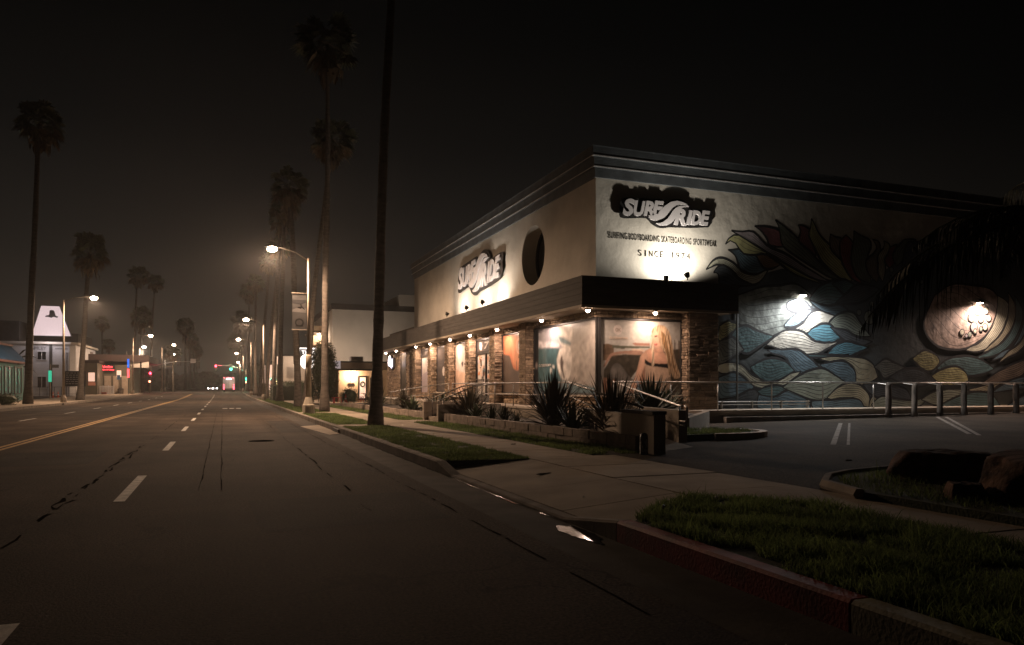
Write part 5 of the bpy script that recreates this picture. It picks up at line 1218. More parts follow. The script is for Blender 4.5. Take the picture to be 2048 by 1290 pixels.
for k, (az, el, L, dr) in enumerate(((2.79,.02,3.5,1.05),(2.45,.2,3.0,1.3),(2.6,.55,1.9,1.5),(3.4,.3,2.6,1.5),(1.7,.4,2.6,1.3),(1.2,.6,3.2,1.4),(.6,.5,3.2,1.4),(0,.5,3.2,1.4),(5.4,.5,3.2,1.4),(4.6,.6,2.8,1.4),(3.9,.6,2.3,1.5),(2.0,.6,2.2,1.4),(1.0,1.0,2.4,1.3))):
    feather(az, el, L, dr, 50+k)
# ------------------------------------------------------------------ flax, agave, shrubs
def flax_mesh(seed, n=90, h=1.3, w=.03, spread=.62, m=None):
    g = random.Random(seed); mb = MB()
    for k in range(n):
        az = g.uniform(0,6.283); tl = abs(g.gauss(0,spread)); L = h*g.uniform(.6,1.08); ca, sa = math.cos(az), math.sin(az); r0 = g.uniform(0,.12)
        p = Vector((ca*r0,sa*r0,0)); e = math.pi/2-min(tl,1.35); P = []; N_ = 5; bend = (g.uniform(.0,.9)*tl if g.random() < .75 else g.uniform(1.0,2.4))
        for i in range(N_+1):
            P.append(p.copy()); p = p+Vector((ca*math.cos(e),sa*math.cos(e),math.sin(e)))*L/N_; e -= bend/N_*(.4+1.2*i/N_)
        sd = Vector((-sa,ca,0)); vs = []
        for i,q in enumerate(P):
            ww = w*(1-(i/N_)**2.2)*g.uniform(.9,1.1)+.001; vs += [q-sd*ww+Vector((0,0,ww*.5)), q, q+sd*ww+Vector((0,0,ww*.5))]
        mb.add(vs, [f for i in range(N_) for f in ((3*i,3*i+1,3*i+4,3*i+3),(3*i+1,3*i+2,3*i+5,3*i+4))])
    return mb.mesh('leaves', m or M_flax)
FL = [flax_mesh(1,170,1.3,spread=.6), flax_mesh(2,130,1.05,spread=.7), flax_mesh(3,160,1.3,spread=.55), flax_mesh(4,120,1.1,spread=.75)]
AG = [flax_mesh(5,46,.62,.05,.75,M_agave), flax_mesh(6,40,.5,.045,.8,M_agave), flax_mesh(7,70,.8,.03,.6,M_shrub)]
CYC = flax_mesh(9,150,1.15,.035,1.0,M_agave)
def plant(name, me, x, y, z, s, label, cat, group, seed=0):
    t = thing(name, (x,y,z), label, cat, group)
    o = bpy.data.objects.new('leaves', me); COL.objects.link(o); o.parent = t; o.scale = (s,s,s); o.rotation_euler = (0,0,seed*1.7)
    return t
G_ = 'plants in the shop planters'
plant('flax_plant', FL[0], 8.25,18.3,.34,1.22,'biggest spiky bronze flax in front of the wave print window','plant',G_,1)
plant('flax_plant', FL[2], 8.3,15.2,.34,1.12,'spiky dark flax beside the ramp pier','plant',G_,2)
plant('flax_plant', FL[1], 8.3,26.6-.9,.34,1.25,'spiky bronze flax beside the steps in front of the charcoal badge window','plant',G_,3)
plant('agave_plant', AG[0], 8.1,16.8,.34,1.25,'green agave between the two near flax plants','plant',G_,4)
plant('agave_plant', AG[1], 8.0,24.2,.34,1.2,'small green agave just right of the flax by the steps','plant',G_,5)
plant('low_shrub', AG[2], 7.95,22.4,.34,.75,'low leafy shrub left of a dark round shrub in the block planter','shrub',G_,6)
plant('low_shrub', AG[2], 7.95,21.2,.34,.8,'dark round shrub left of the biggest flax','shrub',G_,8)
plant('low_shrub', AG[2], 7.9,20.1,.34,.55,'smallest low shrub under the biggest flax','shrub',G_,9)
plant('agave_plant', AG[0], 7.9,13.9,.34,.7,'small agave at the pier end of the block planter','plant',G_,10)
plant('cycad', CYC, 11.2,18.2,.62,1.1,'broad dark green cycad in the corner planter under the large print','plant',G_,7)
plant('cycad', CYC, 12.3,19.2,.62,.75,'smaller cycad at the foot of the stone corner pier','plant',G_,12)
plant('agave_plant', AG[0], 8.5,30.2,.34,1.5,'large pale agave just beyond the far cheek wall of the steps','plant',G_,13)
plant('flax_plant', FL[3], 8.7,32.2,.34,.9,'green flax behind the steps below the end window','plant',G_,14)
plant('agave_plant', AG[1], 8.2,34.0,.34,1.6,'grey agave in the far planter right of the thick palm trunk','plant',G_,15)
plant('flax_plant', FL[2], 8.6,37.5,.34,.8,'spiky plant in the far planter partly behind the thick palm trunk','plant',G_,16)
plant('low_shrub', AG[2], 8.2,42,.34,1.5,'bushy plant in the far planter beside the red tables','shrub',G_,17)
plant('flax_plant', FL[3], 8.7,47,.34,1.0,'last spiky plant of the far planter in front of the cafe','plant',G_,18)
def bush(name, c, r, n, label, cat='bush', group=None, m=None, sc=(1,1,1), leaf=.06, box=False, seed=1):
    g = random.Random(seed); t = thing(name, (c[0],c[1],c[2]-r*sc[2]), label, cat, group); mb = MB()
    if box: mb.bx(c[0]-r*sc[0]*.9,c[0]+r*sc[0]*.9,c[1]-r*sc[1]*.9,c[1]+r*sc[1]*.9,c[2]-r*sc[2],c[2]+r*sc[2]*.9)
    else: mb.ico(c, r*.82, 2, .12, sc, g)
    mb.obj('branches', M_hedge, t); mb = MB()
    for k in range(n):
        if box:
            v = [g.uniform(-1,1) for _ in range(3)]; a = g.randrange(3); v[a] = math.copysign(1, v[a])*g.uniform(.88,1.05)
        else:
            v = Vector((g.gauss(0,1),g.gauss(0,1),g.gauss(0,1))).normalized()*g.uniform(.78,1.08)
        p = Vector((c[0]+v[0]*r*sc[0], c[1]+v[1]*r*sc[1], c[2]+v[2]*r*sc[2]))
        a = Vector((g.gauss(0,1),g.gauss(0,1),g.gauss(0,1))).normalized(); b = a.orthogonal().normalized()
        mb.add([p, p+a*leaf+b*leaf*.4, p+a*leaf*2, p+a*leaf-b*leaf*.4], [(0,1,2,3)])
    mb.obj('foliage', m or M_shrub, t)
    return t
bush('hedge', (5.6,76,.85), 1.0, 1400, 'low clipped hedge at the foot of the dark thick palm', 'hedge', None, M_hedge, (1.3,2.2,.75), .07, True, 3)
bush('hedge', (7.4,84,1.05), 1.0, 1200, 'taller hedge in front of the grey wall', 'hedge', None, M_hedge, (1.3,2.5,1.0), .08, True, 4)
bush('round_bush', (5.95,57,1.15), .9, 900, 'dark bush between the banner lamp and the tall slim palm', 'bush', None, M_hedge, (.45,.6,1.1), .08, seed=5)
bush('flowering_tree', (7.6,62,2.6), 1.5, 2200, 'small leafy tree with warm lit foliage left of the cafe', 'tree', None, M_shrub, (.75,.9,1.35), .10, seed=6)
bush('round_bush', (8.2,64,1.0), .8, 800, 'round dark bush under the small leafy tree', 'bush', None, M_hedge, (1,1,.9), .07, seed=7)
bush('round_bush', (9.6,61.5,.75), .7, 700, 'leafy bush in front of the cafe wall right of the tables', 'bush', None, M_shrub, (1,1,.9), .07, seed=8)
bush('round_bush', (-14.4,62.8,.55), .62, 700, 'low dark bush at the foot of the far left palm trunk', 'bush', None, M_hedge, (1.35,1,.75), .06, seed=9)
bush('string_lit_bush', (5.3,84,1.05), .85, 500, 'small bush wrapped in yellow string lights behind the hedge', 'bush', None, M_shrub, (.6,.6,1.3), .07, seed=10)
t = thing('string_lights', (5.3,83.6,.3), 'yellow string lights wound over the small bush behind the hedge', 'lights'); mb = MB(); g = random.Random(8)
for k in range(46): mb.ico((5.3+g.uniform(-.5,.5)*(1-.5*(k/46)),83.3+g.uniform(-.1,.1),.35+1.8*k/46), .035, 1)
mb.obj('bulb_string', M_xmas, t)
# boulders
def boulder(x, y, z, r, sc, label, seed):
    g = random.Random(seed); import bmesh
    from mathutils import noise
    bm = bmesh.new(); bmesh.ops.create_icosphere(bm, subdivisions=5, radius=1); PL = [(Vector((g.gauss(0,1),g.gauss(0,1),g.gauss(0,.8))).normalized(), g.uniform(.66,.92)) for _ in range(13)]; off = Vector((seed*3.1,seed*1.7,0))
    for v in bm.verts:
        d = v.co.normalized(); k = 1+.22*noise.noise(d*1.6+off)+.05*noise.noise(d*9+off)+.03*noise.noise(d*20+off)
        k = min([k]+[c_/max(d.dot(n_),.15) for n_,c_ in PL])
        q = d*k; q.z = max(q.z, -.45); q.z = min(q.z, .62+.08*noise.noise(d*3+off)); v.co = Vector((q.x*r*sc[0], q.y*r*sc[1], q.z*r*sc[2]))
    me = bpy.data.meshes.new('boulder'); bm.to_mesh(me); bm.free(); me.materials.append(M_rock); me.polygons.foreach_set('use_smooth', [True]*len(me.polygons))
    o = put(bpy.data.objects.new('boulder', me)); o.location = (x,y,z); o.rotation_euler = (0,0,seed)
    return tag(o, label, 'boulder', 'boulders in the right-hand bed')
boulder(8.35,6.75,.36,.70,(1.0,.7,.56),'flat-topped reddish boulder at the left of the kerbed bed on the right',2)
boulder(8.05,5.2,.38,.8,(.95,.9,.66),'larger domed boulder at the right edge of the picture',5)
boulder(7.25,5.6,.27,.26,(.9,.9,.8),'small stone tucked between the two large boulders',7)
# ------------------------------------------------------------------ cafe and the buildings behind it on the right
t = thing('cafe', (9.5,66,.15), 'small cafe with a warm lit cream wall, flat roof and a wreathed door', 'cafe')
YA = 68.0; TC = lambda a,b,d: (a,YA-d,b)
mb = MB(); mb.bx(9.69,15.5,YA,78,.1,3.0); mb.obj('wall', M_cafe, t)
mb = MB(); mb.bx(9.3,16,YA-.7,78,3.05,3.62); mb.obj('fascia', mat('cafe_fascia', (.33,.25,.18), .8, .1, 2), t)
mb = MB(); mb.bx(9.15,16.1,YA-.85,78.1,3.62,3.74); mb.bx(9.2,13.4,YA-1.0,YA-.702,2.90,3.05); mb.obj('roof', M_roofdk, t)
dm = MB(); 
for q in ((11.37,11.50,.25,2.45),(12.06,12.19,.25,2.45),(11.50,12.06,2.32,2.45),(11.50,12.06,.25,.45)): dm.plate([(q[0],q[2]),(q[1],q[2]),(q[1],q[3]),(q[0],q[3])], TC, .002, .06)
dr = dm.obj('door', M_frame, t)
mb = MB(); mb.plate([(11.48,.42),(12.08,.42),(12.08,2.34),(11.48,2.34)], TC, .004, .02); mb.obj('pane', M_litw, dr)
mb = MB(); n = 18; vs = []
for k in range(n):
    a = 2*math.pi*k/n
    for rr, dd in ((.24,.03),(.13,.03),(.18,.09)): vs.append(TC(11.78+rr*math.cos(a),1.7+rr*1.15*math.sin(a),dd))
mb.add(vs, [(3*k+i,3*((k+1)%n)+i,3*((k+1)%n)+(i+1)%3,3*k+(i+1)%3) for k in range(n) for i in range(3)]); mb.obj('wreath', M_hedge, dr)
mb = MB(); mb.bx(9.72,11.25,YA-.12,YA-.003,.2,.86); wn_ = mb.obj('stone_dado', M_stone, t)
stones_joined([(TC, 9.72, 11.25, .2, .84)], wn_, 90); wn_.location.y -= 0; 
mb = MB(); mb.bx(12.45,13.5,YA-.05,YA-.003,1.0,2.3); wv = mb.obj('window', M_frame, t); mb = MB(); mb.bx(12.53,13.42,YA-.06,YA-.052,1.08,2.22); mb.obj('pane', M_litw, wv)
mb = MB(); mb.bx(9.25,9.68,YA+.6,YA+4,.1,3.04); mb.obj('porch_side', M_mortar, t)
t = thing('cafe_sign', (10.75,YA,1.7), 'dark script lettering on the lit cream wall of the cafe', 'sign')
mb = MB(); g = random.Random(12); a = 10.44; P = []
for k in range(29): P.append((10.44+.62*k/28, 1.69+(.12 if k%2 else -.14)*(1 if 2<k<26 else .5)+.02*math.sin(k)))
for i in range(len(P)-1): mb.tube([(P[i][0],YA-.05,P[i][1]),(P[i+1][0],YA-.05,P[i+1][1])], .018, 5)
mb.tube([(10.7,YA-.05,1.93),(10.74,YA-.05,2.0)], .02, 5); mb.obj('script_lettering', M_frame, t)
t = thing('cafe_wall_lamp', (10.75,YA-.1,2.75), 'bright lamp under the cafe eaves above the script lettering', 'light')
mb = MB(); mb.tube([(10.75,YA-.02,2.86),(10.75,YA-.3,2.88),(10.75,YA-.34,2.80)], .02, 6); mb.obj('bracket', M_frame, t)
mb = MB(); mb.ico((10.75,YA-.34,2.73), .08, 1); mb.obj('bulb', M_bulbs, t, smooth=True)
light('lamp', 'POINT', (10.75,YA-.5,2.5), 330, (1,.66,.42), t, .08)
t = thing('cafe_roof_sign', (9.2,66.8,3.05), 'white lit letter board on the left corner of the cafe roof', 'sign')
mb = MB(); mb.prism([(8.78,67.2),(9.62,66.72),(9.66,66.82),(8.82,67.3)], 3.06, 3.76); mb.obj('board', mat('dim_lit_board', (.7,.68,.72), .5, .05, 3, emit=(.8,.75,.85), estr=.22), t)
t = thing('cafe_awning', (8.2,66.3,2.5), 'pale slanting awning at the left of the cafe', 'awning')
mb = MB(); mb.add([(7.6,65.6,2.5),(8.75,65.6,2.82),(8.75,68,3.05),(7.6,68,2.73),(7.6,65.6,2.44),(8.75,65.6,2.76),(8.75,68,2.99),(7.6,68,2.67)], [(0,1,2,3),(7,6,5,4),(0,4,5,1),(3,2,6,7),(1,5,6,2),(0,3,7,4)]); mb.obj('canvas', M_greywall, t)
mb = MB(); mb.tube([(7.65,65.7,.15),(7.65,65.7,2.5)], .03, 6); mb.obj('leg', M_frame, t)
mb = MB(); mb.tube([(8.7,65.7,.15),(8.7,65.7,2.8)], .03, 6); mb.obj('leg', M_frame, t)
mb = MB(); mb.bx(11.0,12.1,69.5,70.6,3.745,4.25); tag(mb.obj('roof_air_unit', M_metal), 'boxy air conditioning unit on the cafe roof', 'air conditioner')
t = thing('added_roof_flood', (12.6,73.5,3.75), 'added flood light on the cafe roof to brighten the plain grey block', 'flood light')
mb = MB(); mb.bx(12.45,12.75,73.4,73.6,3.745,3.95); mb.obj('housing', M_housing, t); mb = MB(); mb.bx(12.48,12.72,73.605,73.62,3.78,3.92); mb.obj('lens', M_bulbw, t)
light('lamp', 'SPOT', (12.6,73.75,3.95), 620, (1,.80,.62), t, .1, (12.4,80,7.2), 165, .8)  # source added on the roof to brighten the plain grey block
# tables outside
def table(x, y, label, rz):
    t = thing('round_table', (x,y,.15), label, 'table', 'cafe tables', rz); L_ = dict(local=True)
    mb = MB(); mb.lathe([(.02,.72),(.42,.72),(.44,.735),(.44,.76),(.02,.765)], (0,0), 14); mb.obj('table_top', M_sill, t, **L_)
    mb = MB(); mb.lathe([(.26,0),(.24,.04),(.06,.1),(.05,.72)], (0,0), 10); mb.obj('pedestal', M_frame, t, **L_)
    return t
tb1 = table(9.35,63.5,'round pale-topped cafe table nearest the street',0)
dup(tb1,(10.5,64.6,.15),.5,'round pale-topped cafe table below the script lettering'); dup(tb1,(11.6,65.4,.15),1,'round pale-topped cafe table in front of the wreath door')
def stool(x, y, label, rz=0):
    t = thing('red_stool', (x,y,.15), label, 'stool', 'red cafe stools', rz)
    mb = MB(); mb.lathe([(.02,.43),(.19,.43),(.2,.45),(.19,.47),(.02,.475)], (0,0), 12); mb.obj('seat', M_redfurn, t, local=True)
    for k in range(4):
        a = R(45+90*k); mb = MB(); mb.tube([(.14*math.cos(a),.14*math.sin(a),.43),(.21*math.cos(a),.21*math.sin(a),0)], .018, 5); mb.obj('leg', M_redfurn, t, local=True)
    return t
s0 = stool(9.0,62.7,'red stool at the street side of the nearest cafe table')
for k, (x, y, l) in enumerate(((9.8,62.9,'red stool right of the nearest cafe table'),(10.0,64.0,'red stool left of the table below the lettering'),(11.0,64.2,'red stool right of the table below the lettering'),(11.2,64.8,'red stool beside the table at the wreath door'))): dup(s0,(x,y,.15),k,l)
def bench(x, y, rz, label):
    t = thing('red_bench', (x,y,.15), label, 'bench', None, rz)
    mb = MB(); 
    for k in range(3): mb.bx(-.7,.7,-.2+.14*k,-.08+.14*k,.42,.46)
    mb.obj('seat', M_redfurn, t, local=True)
    for s in (-.55,.55): mb = MB(); mb.bx(s-.03,s+.03,-.18,.2,0,.42); mb.obj('leg', M_redfurn, t, local=True)
bench(8.9,61.6,.2,'low red slatted bench beside the cafe tables')
def cone(x, y, z, label, h=.72, grp='traffic cones'):
    t = thing('traffic_cone', (x,y,z), label, 'traffic cone', grp)
    mb = MB(); mb.lathe([(.14,.03),(.03,h)], (0,0), 12); mb.obj('cone', M_orange, t, local=True, smooth=True)
    mb = MB(); mb.bx(-.18,.18,-.18,.18,0,.035); mb.obj('base', M_orange, t, local=True)
    mb = MB(); mb.lathe([(.098,h*.42),(.072,h*.63)], (0,0), 12); mb.obj('stripe', M_letter, t, local=True)
cone(9.2,60.9,.15,'single orange traffic cone in front of the cafe tables')
cone(-19.2,105,.13,'left of the two cones by the white two storey building',.8); cone(-18.7,105.2,.13,'right of the two cones by the white two storey building',.8)
# plain walls behind
t = thing('warehouse', (10.7,80,.1), 'large plain grey windowless block with a dark parapet behind the cafe', 'building')
mb = MB(); mb.bx(10.73,30,80,104,.1,9.6); mb.obj('wall', M_greywall, t)
mb = MB(); mb.bx(10.6,30.1,79.85,104,9.602,10.2); mb.obj('parapet', M_roofdk, t)
mb = MB(); mb.bx(17.8,30,79.7,103,10.202,11.4); mb.obj('roof_block', M_greywall, t)
t = thing('lit_tower', (9.1,84,.1), 'stepped pale tower with a lamp under its cap left of the plain grey block', 'building')
mb = MB(); mb.bx(9.75,10.7,84,90,.1,7.1); mb.bx(9.25,9.748,84.2,90,6.05,7.1); mb.obj('wall', M_cafe, t)
mb = MB(); mb.bx(8.9,10.72,83.2,90,7.35,7.55); mb.bx(9.2,10.7,83.98,90,7.11,7.348); mb.obj('cap', M_mortar, t)
mb = MB(); mb.bx(9.15,10.3,83.4,84.6,7.552,8.1); mb.obj('lantern', M_cafe, t)
t = thing('tower_lamp', (9.75,83.6,7.3), 'small bright lamp under the cap of the stepped tower', 'light')
mb = MB(); mb.bx(9.6,9.9,83.5,83.7,7.26,7.345); mb.obj('housing', M_housing, t); mb = MB(); mb.ico((9.75,83.6,7.2),.12,2,0,(1.3,1,.6)); mb.obj('lens', M_bulbw, t)
light('lamp', 'POINT', (9.75,83.45,6.95), 130, (1,.72,.52), t, .1)
t = thing('grey_annexe', (6.7,92,.1), 'low pale grey wall of the building left of the stepped tower', 'building')
mb = MB(); mb.bx(6.68,9.2,92,104,.1,5.1); mb.obj('wall', M_greywall, t); mb = MB(); mb.bx(6.6,9.25,91.9,104,5.102,5.25); mb.obj('coping', M_roofdk, t)
light('added_fill_light', 'POINT', (7.8,90.6,4.7), 60, (1,.75,.58), t, .2)  # added fill without a fixture, brightens the annexe wall
t = thing('gate_light_panel', (5.9,85.5,.2), 'narrow glowing slatted gate panel beside the dark thick palm', 'gate')
for k in range(8): mb = MB(); mb.bx(5.78,6.0,85.45,85.5,.25+.2*k,.42+.2*k); mb.obj('slat', M_litw, t)
mb = MB(); mb.bx(5.73,5.775,85.42,85.53,.1,2.0); mb.bx(6.005,6.05,85.42,85.53,.1,2.0); mb.obj('post', M_frame, t)
t = thing('pylon_sign', (7.0,75,.15), 'lit white pylon sign over a big glowing disc, half hidden by the lamp pole', 'sign')
TP = lambda a,b,d: (a,75-d,b)
mb = MB(); mb.bx(6.86,8.9,75.0,75.3,4.55,5.12); bx_ = mb.obj('sign_box', M_housing, t)
mb = MB()
for q in ((6.83,8.95,5.122,5.25),(6.83,6.96,3.7,5.12)): mb.plate([(q[0],q[2]),(q[1],q[2]),(q[1],q[3]),(q[0],q[3])], TP, .0, .12)
mb.obj('neon_border', M_litwhite, t)
text_mesh('lettering', 'THERA', (7.12,8.72,4.66,4.98), lambda a,b,d: (a,74.995-d,b), bx_, M_litwhite, .03, .02)
mb = MB(); mb.lathe([(.02,0),(.74,.02),(.78,.1),(.74,.18),(.02,.2)], (0,0), 26); o = mb.obj('glowing_disc', M_litwhite, t, local=True); o.location = (.72,-.05,3.76); o.rotation_euler = (R(90),0,0)
mb = MB(); mb.bx(7.6,7.85,75.25,75.45,.1,4.6); mb.obj('post', M_housing, t)
light('glow', 'POINT', (7.7,73.9,3.9), 90, (1,.9,.82), t, .5)
bush('street_tree', (8.75,71,4.1), 1.3, 1800, 'dark green tree right of the glowing disc sign', 'tree', None, M_shrub, (.8,.9,1.3), .10, seed=14)
for k, (x, y, z0, z1, w, l) in enumerate(((5.4,97,2.5,4.2,.5,'narrow lit shop sign behind the right-hand palms'),(5.2,112,2.0,4.6,.45,'tall thin lit sign far along the right pavement'),(5.7,88,4.0,4.9,.5,'small lit box sign above the string-lit bush'))):
    t = thing('lit_sign', (x,y,.1), l, 'sign', 'small lit signs along the right pavement'); mb = MB(); mb.bx(x,x+w,y,y+.15,z0,z1); mb.obj('face', M_litw, t); mb = MB(); mb.tube([(x+w/2,y+.08,.1),(x+w/2,y+.08,z0)], .05, 6); mb.obj('post', M_housing, t)
t = thing('shop_row', (7.5,106,.1), 'dark low shops along the right pavement beyond the grey wall', 'building'); mb = MB(); mb.bx(7.2,20,106,140,.1,4.6); mb.obj('wall', M_greywall, t); mb = MB(); mb.bx(7.1,20,105.9,140,4.602,4.9); mb.obj('roof', M_roofdk, t)
for k in range(5): mb = MB(); mb.bx(7.15,7.198,108+6*k,112+6*k,.8,3.0); w_ = mb.obj('window', M_frame, t); mb = MB(); mb.bx(7.13,7.149,108.2+6*k,111.8+6*k,1.0,2.8); mb.obj('pane', M_litw if k in (1,3) else M_glass, w_)
# ------------------------------------------------------------------ buildings across the road
t = thing('blue_roof_store', (-18.5,70,.13), 'single storey store with a steep blue metal roof, red trims and teal shop windows', 'shop')
TL = lambda a,b,d: (-18.5+d,a,b)
mb = MB(); mb.bx(-32,-18.52,62,87.4,.1,3.7); mb.obj('wall', M_teal, t)
mb = MB(); mb.add([(-18.2,61.9,3.9),(-18.2,87.5,3.9),(-19.6,87.5,5.45),(-19.6,61.9,5.45),(-30,87.5,5.45),(-30,61.9,5.45)], [(0,1,2,3),(3,2,4,5)]); mb.add([(-18.3,87.5,3.9),(-19.6,87.5,5.4),(-30,87.5,5.4),(-30,87.5,3.7)],[(0,1,2,3)]); rf = mb.obj('roof', M_bluemetal, t)
for k in range(24): mb = MB(); y = 62.6+k*1.07; mb.add([(-18.17,y,3.93),(-18.17,y+.06,3.93),(-19.57,y+.06,5.48),(-19.57,y,5.48)], [(0,1,2,3)]); mb.obj('standing_seam', M_bluemetal, rf)
mb = MB(); mb.bx(-18.35,-18.05,61.8,87.6,3.70,3.90); mb.bx(-19.75,-19.45,61.8,87.6,5.45,5.66); mb.obj('trim', M_redtrim, t)
for k in range(6):
    y = 66+k*3.5; mb = MB()
    for q in ((y,y+.12,.75,3.4),(y+2.6,y+2.72,.75,3.4),(y+.12,y+2.6,3.28,3.4),(y+.12,y+2.6,.75,.87),(y+1.3,y+1.42,.87,3.28)): mb.plate([(q[0],q[2]),(q[1],q[2]),(q[1],q[3]),(q[0],q[3])], TL, .0, .08)
    w_ = mb.obj('window', M_frame, t); mb = MB(); mb.plate([(y+.1,.85),(y+2.62,.85),(y+2.62,3.3),(y+.1,3.3)], TL, .0, .02); mb.obj('pane', mat('teal_lit_glass', (.03,.06,.055), .3, .4, .9, emit=(.16,.4,.36), estr=.03), w_)
t = thing('two_storey_hall', (-21.5,118,.13), 'white two storey building carrying the glowing tapered sign', 'building')
TH_ = lambda a,b,d: (a,118-d,b)
mb = MB(); mb.prism([(-34,118),(-19.6,118),(-19.0,118.8),(-19.0,136),(-34,136)], .1, 7.3); mb.obj('wall', M_whitewall, t)
mb = MB(); mb.prism([(-34.3,117.6),(-19.4,117.6),(-18.6,118.6),(-18.6,136.3),(-34.3,136.3)], 7.302, 7.62); mb.obj('eaves', M_greywall, t)
mb = MB(); mb.prism([(-34,118.3),(-25.6,118.3),(-25.6,124),(-34,124)], 7.622, 10.4); mb.prism([(-25.6,124.1),(-19.5,124.1),(-19.5,136),(-34,136)], 7.622, 9.2); mb.obj('roof', M_roofdk, t)
def hall_window(a0, a1, b0, b1, lit=False):
    mb = MB(); 
    for q in ((a0,a0+.1,b0,b1),(a1-.1,a1,b0,b1),(a0+.1,a1-.1,b1-.1,b1),(a0+.1,a1-.1,b0,b0+.1),((a0+a1)/2-.03,(a0+a1)/2+.03,b0+.1,b1-.1)): mb.plate([(q[0],q[2]),(q[1],q[2]),(q[1],q[3]),(q[0],q[3])], TH_, .002, .08)
    w = mb.obj('window', M_whitewall, t); mb = MB(); mb.plate([(a0+.05,b0+.05),(a1-.05,b0+.05),(a1-.05,b1-.05),(a0+.05,b1-.05)], TH_, .003, .03); mb.obj('pane', mat('dim_brown_pane', (.06,.045,.04), .2, .3, 2) if lit else M_glass, w)
hall_window(-23.5,-22.3,5.1,6.35); hall_window(-20.15,-19.7,3.2,6.3); hall_window(-23.5,-22.3,1.3,2.95,True)
mb = MB()
for y in (119.6,128): mb.bx(-19.0+.002,-18.93,y+3,y+5.5,3.0,6.9)
sw = mb.obj('shutter', mat('mauve_shutter', (.14,.10,.10), .8, .2, 2), t)
mb = MB(); mb.bx(-22.0,-21.66,117.86,117.998,.1,7.3); mb.obj('downpipe', M_housing, t)
M_fade = mat('faded_lettering', (.2,.2,.21), .8, .2, 3)
text_mesh('lettering', 'AMLEY', (-24.2,-22.35,6.55,6.95), lambda a,b,d: (a,117.99-d,b), t, M_fade, .05)
mb = MB(); g = random.Random(15); a = -21.3
while a < -19.9: w_ = g.uniform(.06,.13); mb.plate([(a,6.62),(a+w_,6.62),(a+w_,6.62+g.uniform(.14,.2)),(a,6.8)], TH_, .002, .03); a += w_+.04
tag(mb.obj('small_faded_lettering', M_fade, t), kind='stuff')
t = thing('tapered_sign', (-21.8,118.1,8.4), 'big glowing white tapered roof sign with a dark hat-shaped emblem', 'sign')
TG = lambda a,b,d: (a,119-d,b)
mb = MB(); mb.plate([(-24.3,8.44),(-19.45,8.44),(-20.85,12.62),(-23.15,12.62)], TG, 0, .4); mb.obj('cabinet', M_housing, t)
mb = MB(); mb.plate([(-24.2,8.5),(-19.55,8.5),(-20.93,12.55),(-23.08,12.55)], TG, .402, .43); fc = mb.obj('lit_face', M_lit, t)
mb = MB(); mb.plate(cat_rom([(-22.62,11.05),(-22.5,11.25),(-22.15,11.35),(-22.1,11.85),(-21.95,12.0),(-21.6,11.95),(-21.45,11.6),(-21.35,11.25),(-21.1,11.15),(-21.2,10.98),(-21.6,11.08),(-21.9,10.95),(-22.2,11.05),(-22.62,11.05)],3)[:-1], TG, .432, .45); mb.obj('emblem', mat('sign_emblem', (.05,.045,.05), .7, .4, 4), fc)
light('glow', 'POINT', (-21.8,116.3,8.3), 300, (1,.86,.88), t, .8)  # added point light out in front of the sign, brightens the hall
t = thing('menu_board', (-18,112,.13), 'black notice board covered in rows of pale lettering beside the white hall', 'sign')
TB_ = lambda a,b,d: (a,112-d,b)
mb = MB(); mb.plate([(-19.15,1.55),(-16.75,1.55),(-16.75,3.55),(-19.15,3.55)], TB_, -.1, 0); bd = mb.obj('board', M_black, t)
g = random.Random(6); mb = MB()
for r in range(6):
    a = -19.0
    while a < -17.0:
        w_ = g.uniform(.12,.4); mb.plate([(a,3.25-r*.28),(min(a+w_,-16.9),3.25-r*.28),(min(a+w_,-16.9),3.25-r*.28+.1),(a,3.25-r*.28+.1)], TB_, .001, .01); a += w_+.1
mb.obj('chalk_lines', mat('chalk_line', (.3,.28,.28), .9, .3, 8), bd)
for x in (-19.0,-16.9): mb = MB(); mb.bx(x-.05,x+.05,112.01,112.1,.1,1.6); mb.obj('leg', M_housing, t)
t = thing('oil_change_shop', (-17.5,125,.13), 'low shop with a red neon fascia sign, a lit side window and olive garage doors', 'shop')
mb = MB(); mb.bx(-30,-17.2,125,150,.1,5.0); mb.bx(-17.19,-13.2,130.5,150,.1,4.9); mb.obj('wall', mat('olive_render', (.10,.09,.065), .9, .15, 1), t)
mb = MB(); mb.prism([(-30,125.5),(-10.9,132),(-10.9,150),(-30,150)], 5.45, 6.5); mb.prism([(-30,125.2),(-17.0,125.2),(-17.0,150),(-30,150)], 5.02, 5.44); mb.obj('roof', mat('red_brown_roof', (.035,.02,.018), .9, .2, 1), t)
mb = MB(); mb.bx(-18.42,-17.45,124.9,124.99,2.25,3.65); w_ = mb.obj('window', M_frame, t); mb = MB(); mb.bx(-18.36,-17.52,124.87,124.895,2.3,3.6); mb.obj('pane', M_litw, w_)
mb = MB(); mb.bx(-18.4,-17.45,124.9,124.99,1.7,2.2); mb.obj('orange_panel', mat('orange_panel', (.4,.15,.08), .7, .2, 2, emit=(.8,.3,.18), estr=.12), t)
for k in range(3): mb = MB(); mb.bx(-17.0+1.2*k,-16.1+1.2*k,130.42,130.49,.3,3.2); mb.obj('garage_door', M_wall, t)
mb = MB(); mb.bx(-13.75,-12.2,131.9,132.0,4.55,5.5); mb.bx(-11.95,-10.9,131.9,132.0,4.55,5.5); mb.obj('white_fascia', M_greywall, t)
t = thing('red_neon_sign', (-17,130,4), 'red glowing neon shop lettering with a blue badge on its left', 'sign')
text_mesh('lettering', 'Valvoline', (-17.42,-15.85,4.44,4.80), lambda a,b,d: (a,130.2-d,b), t, M_neonr, .05, .015)
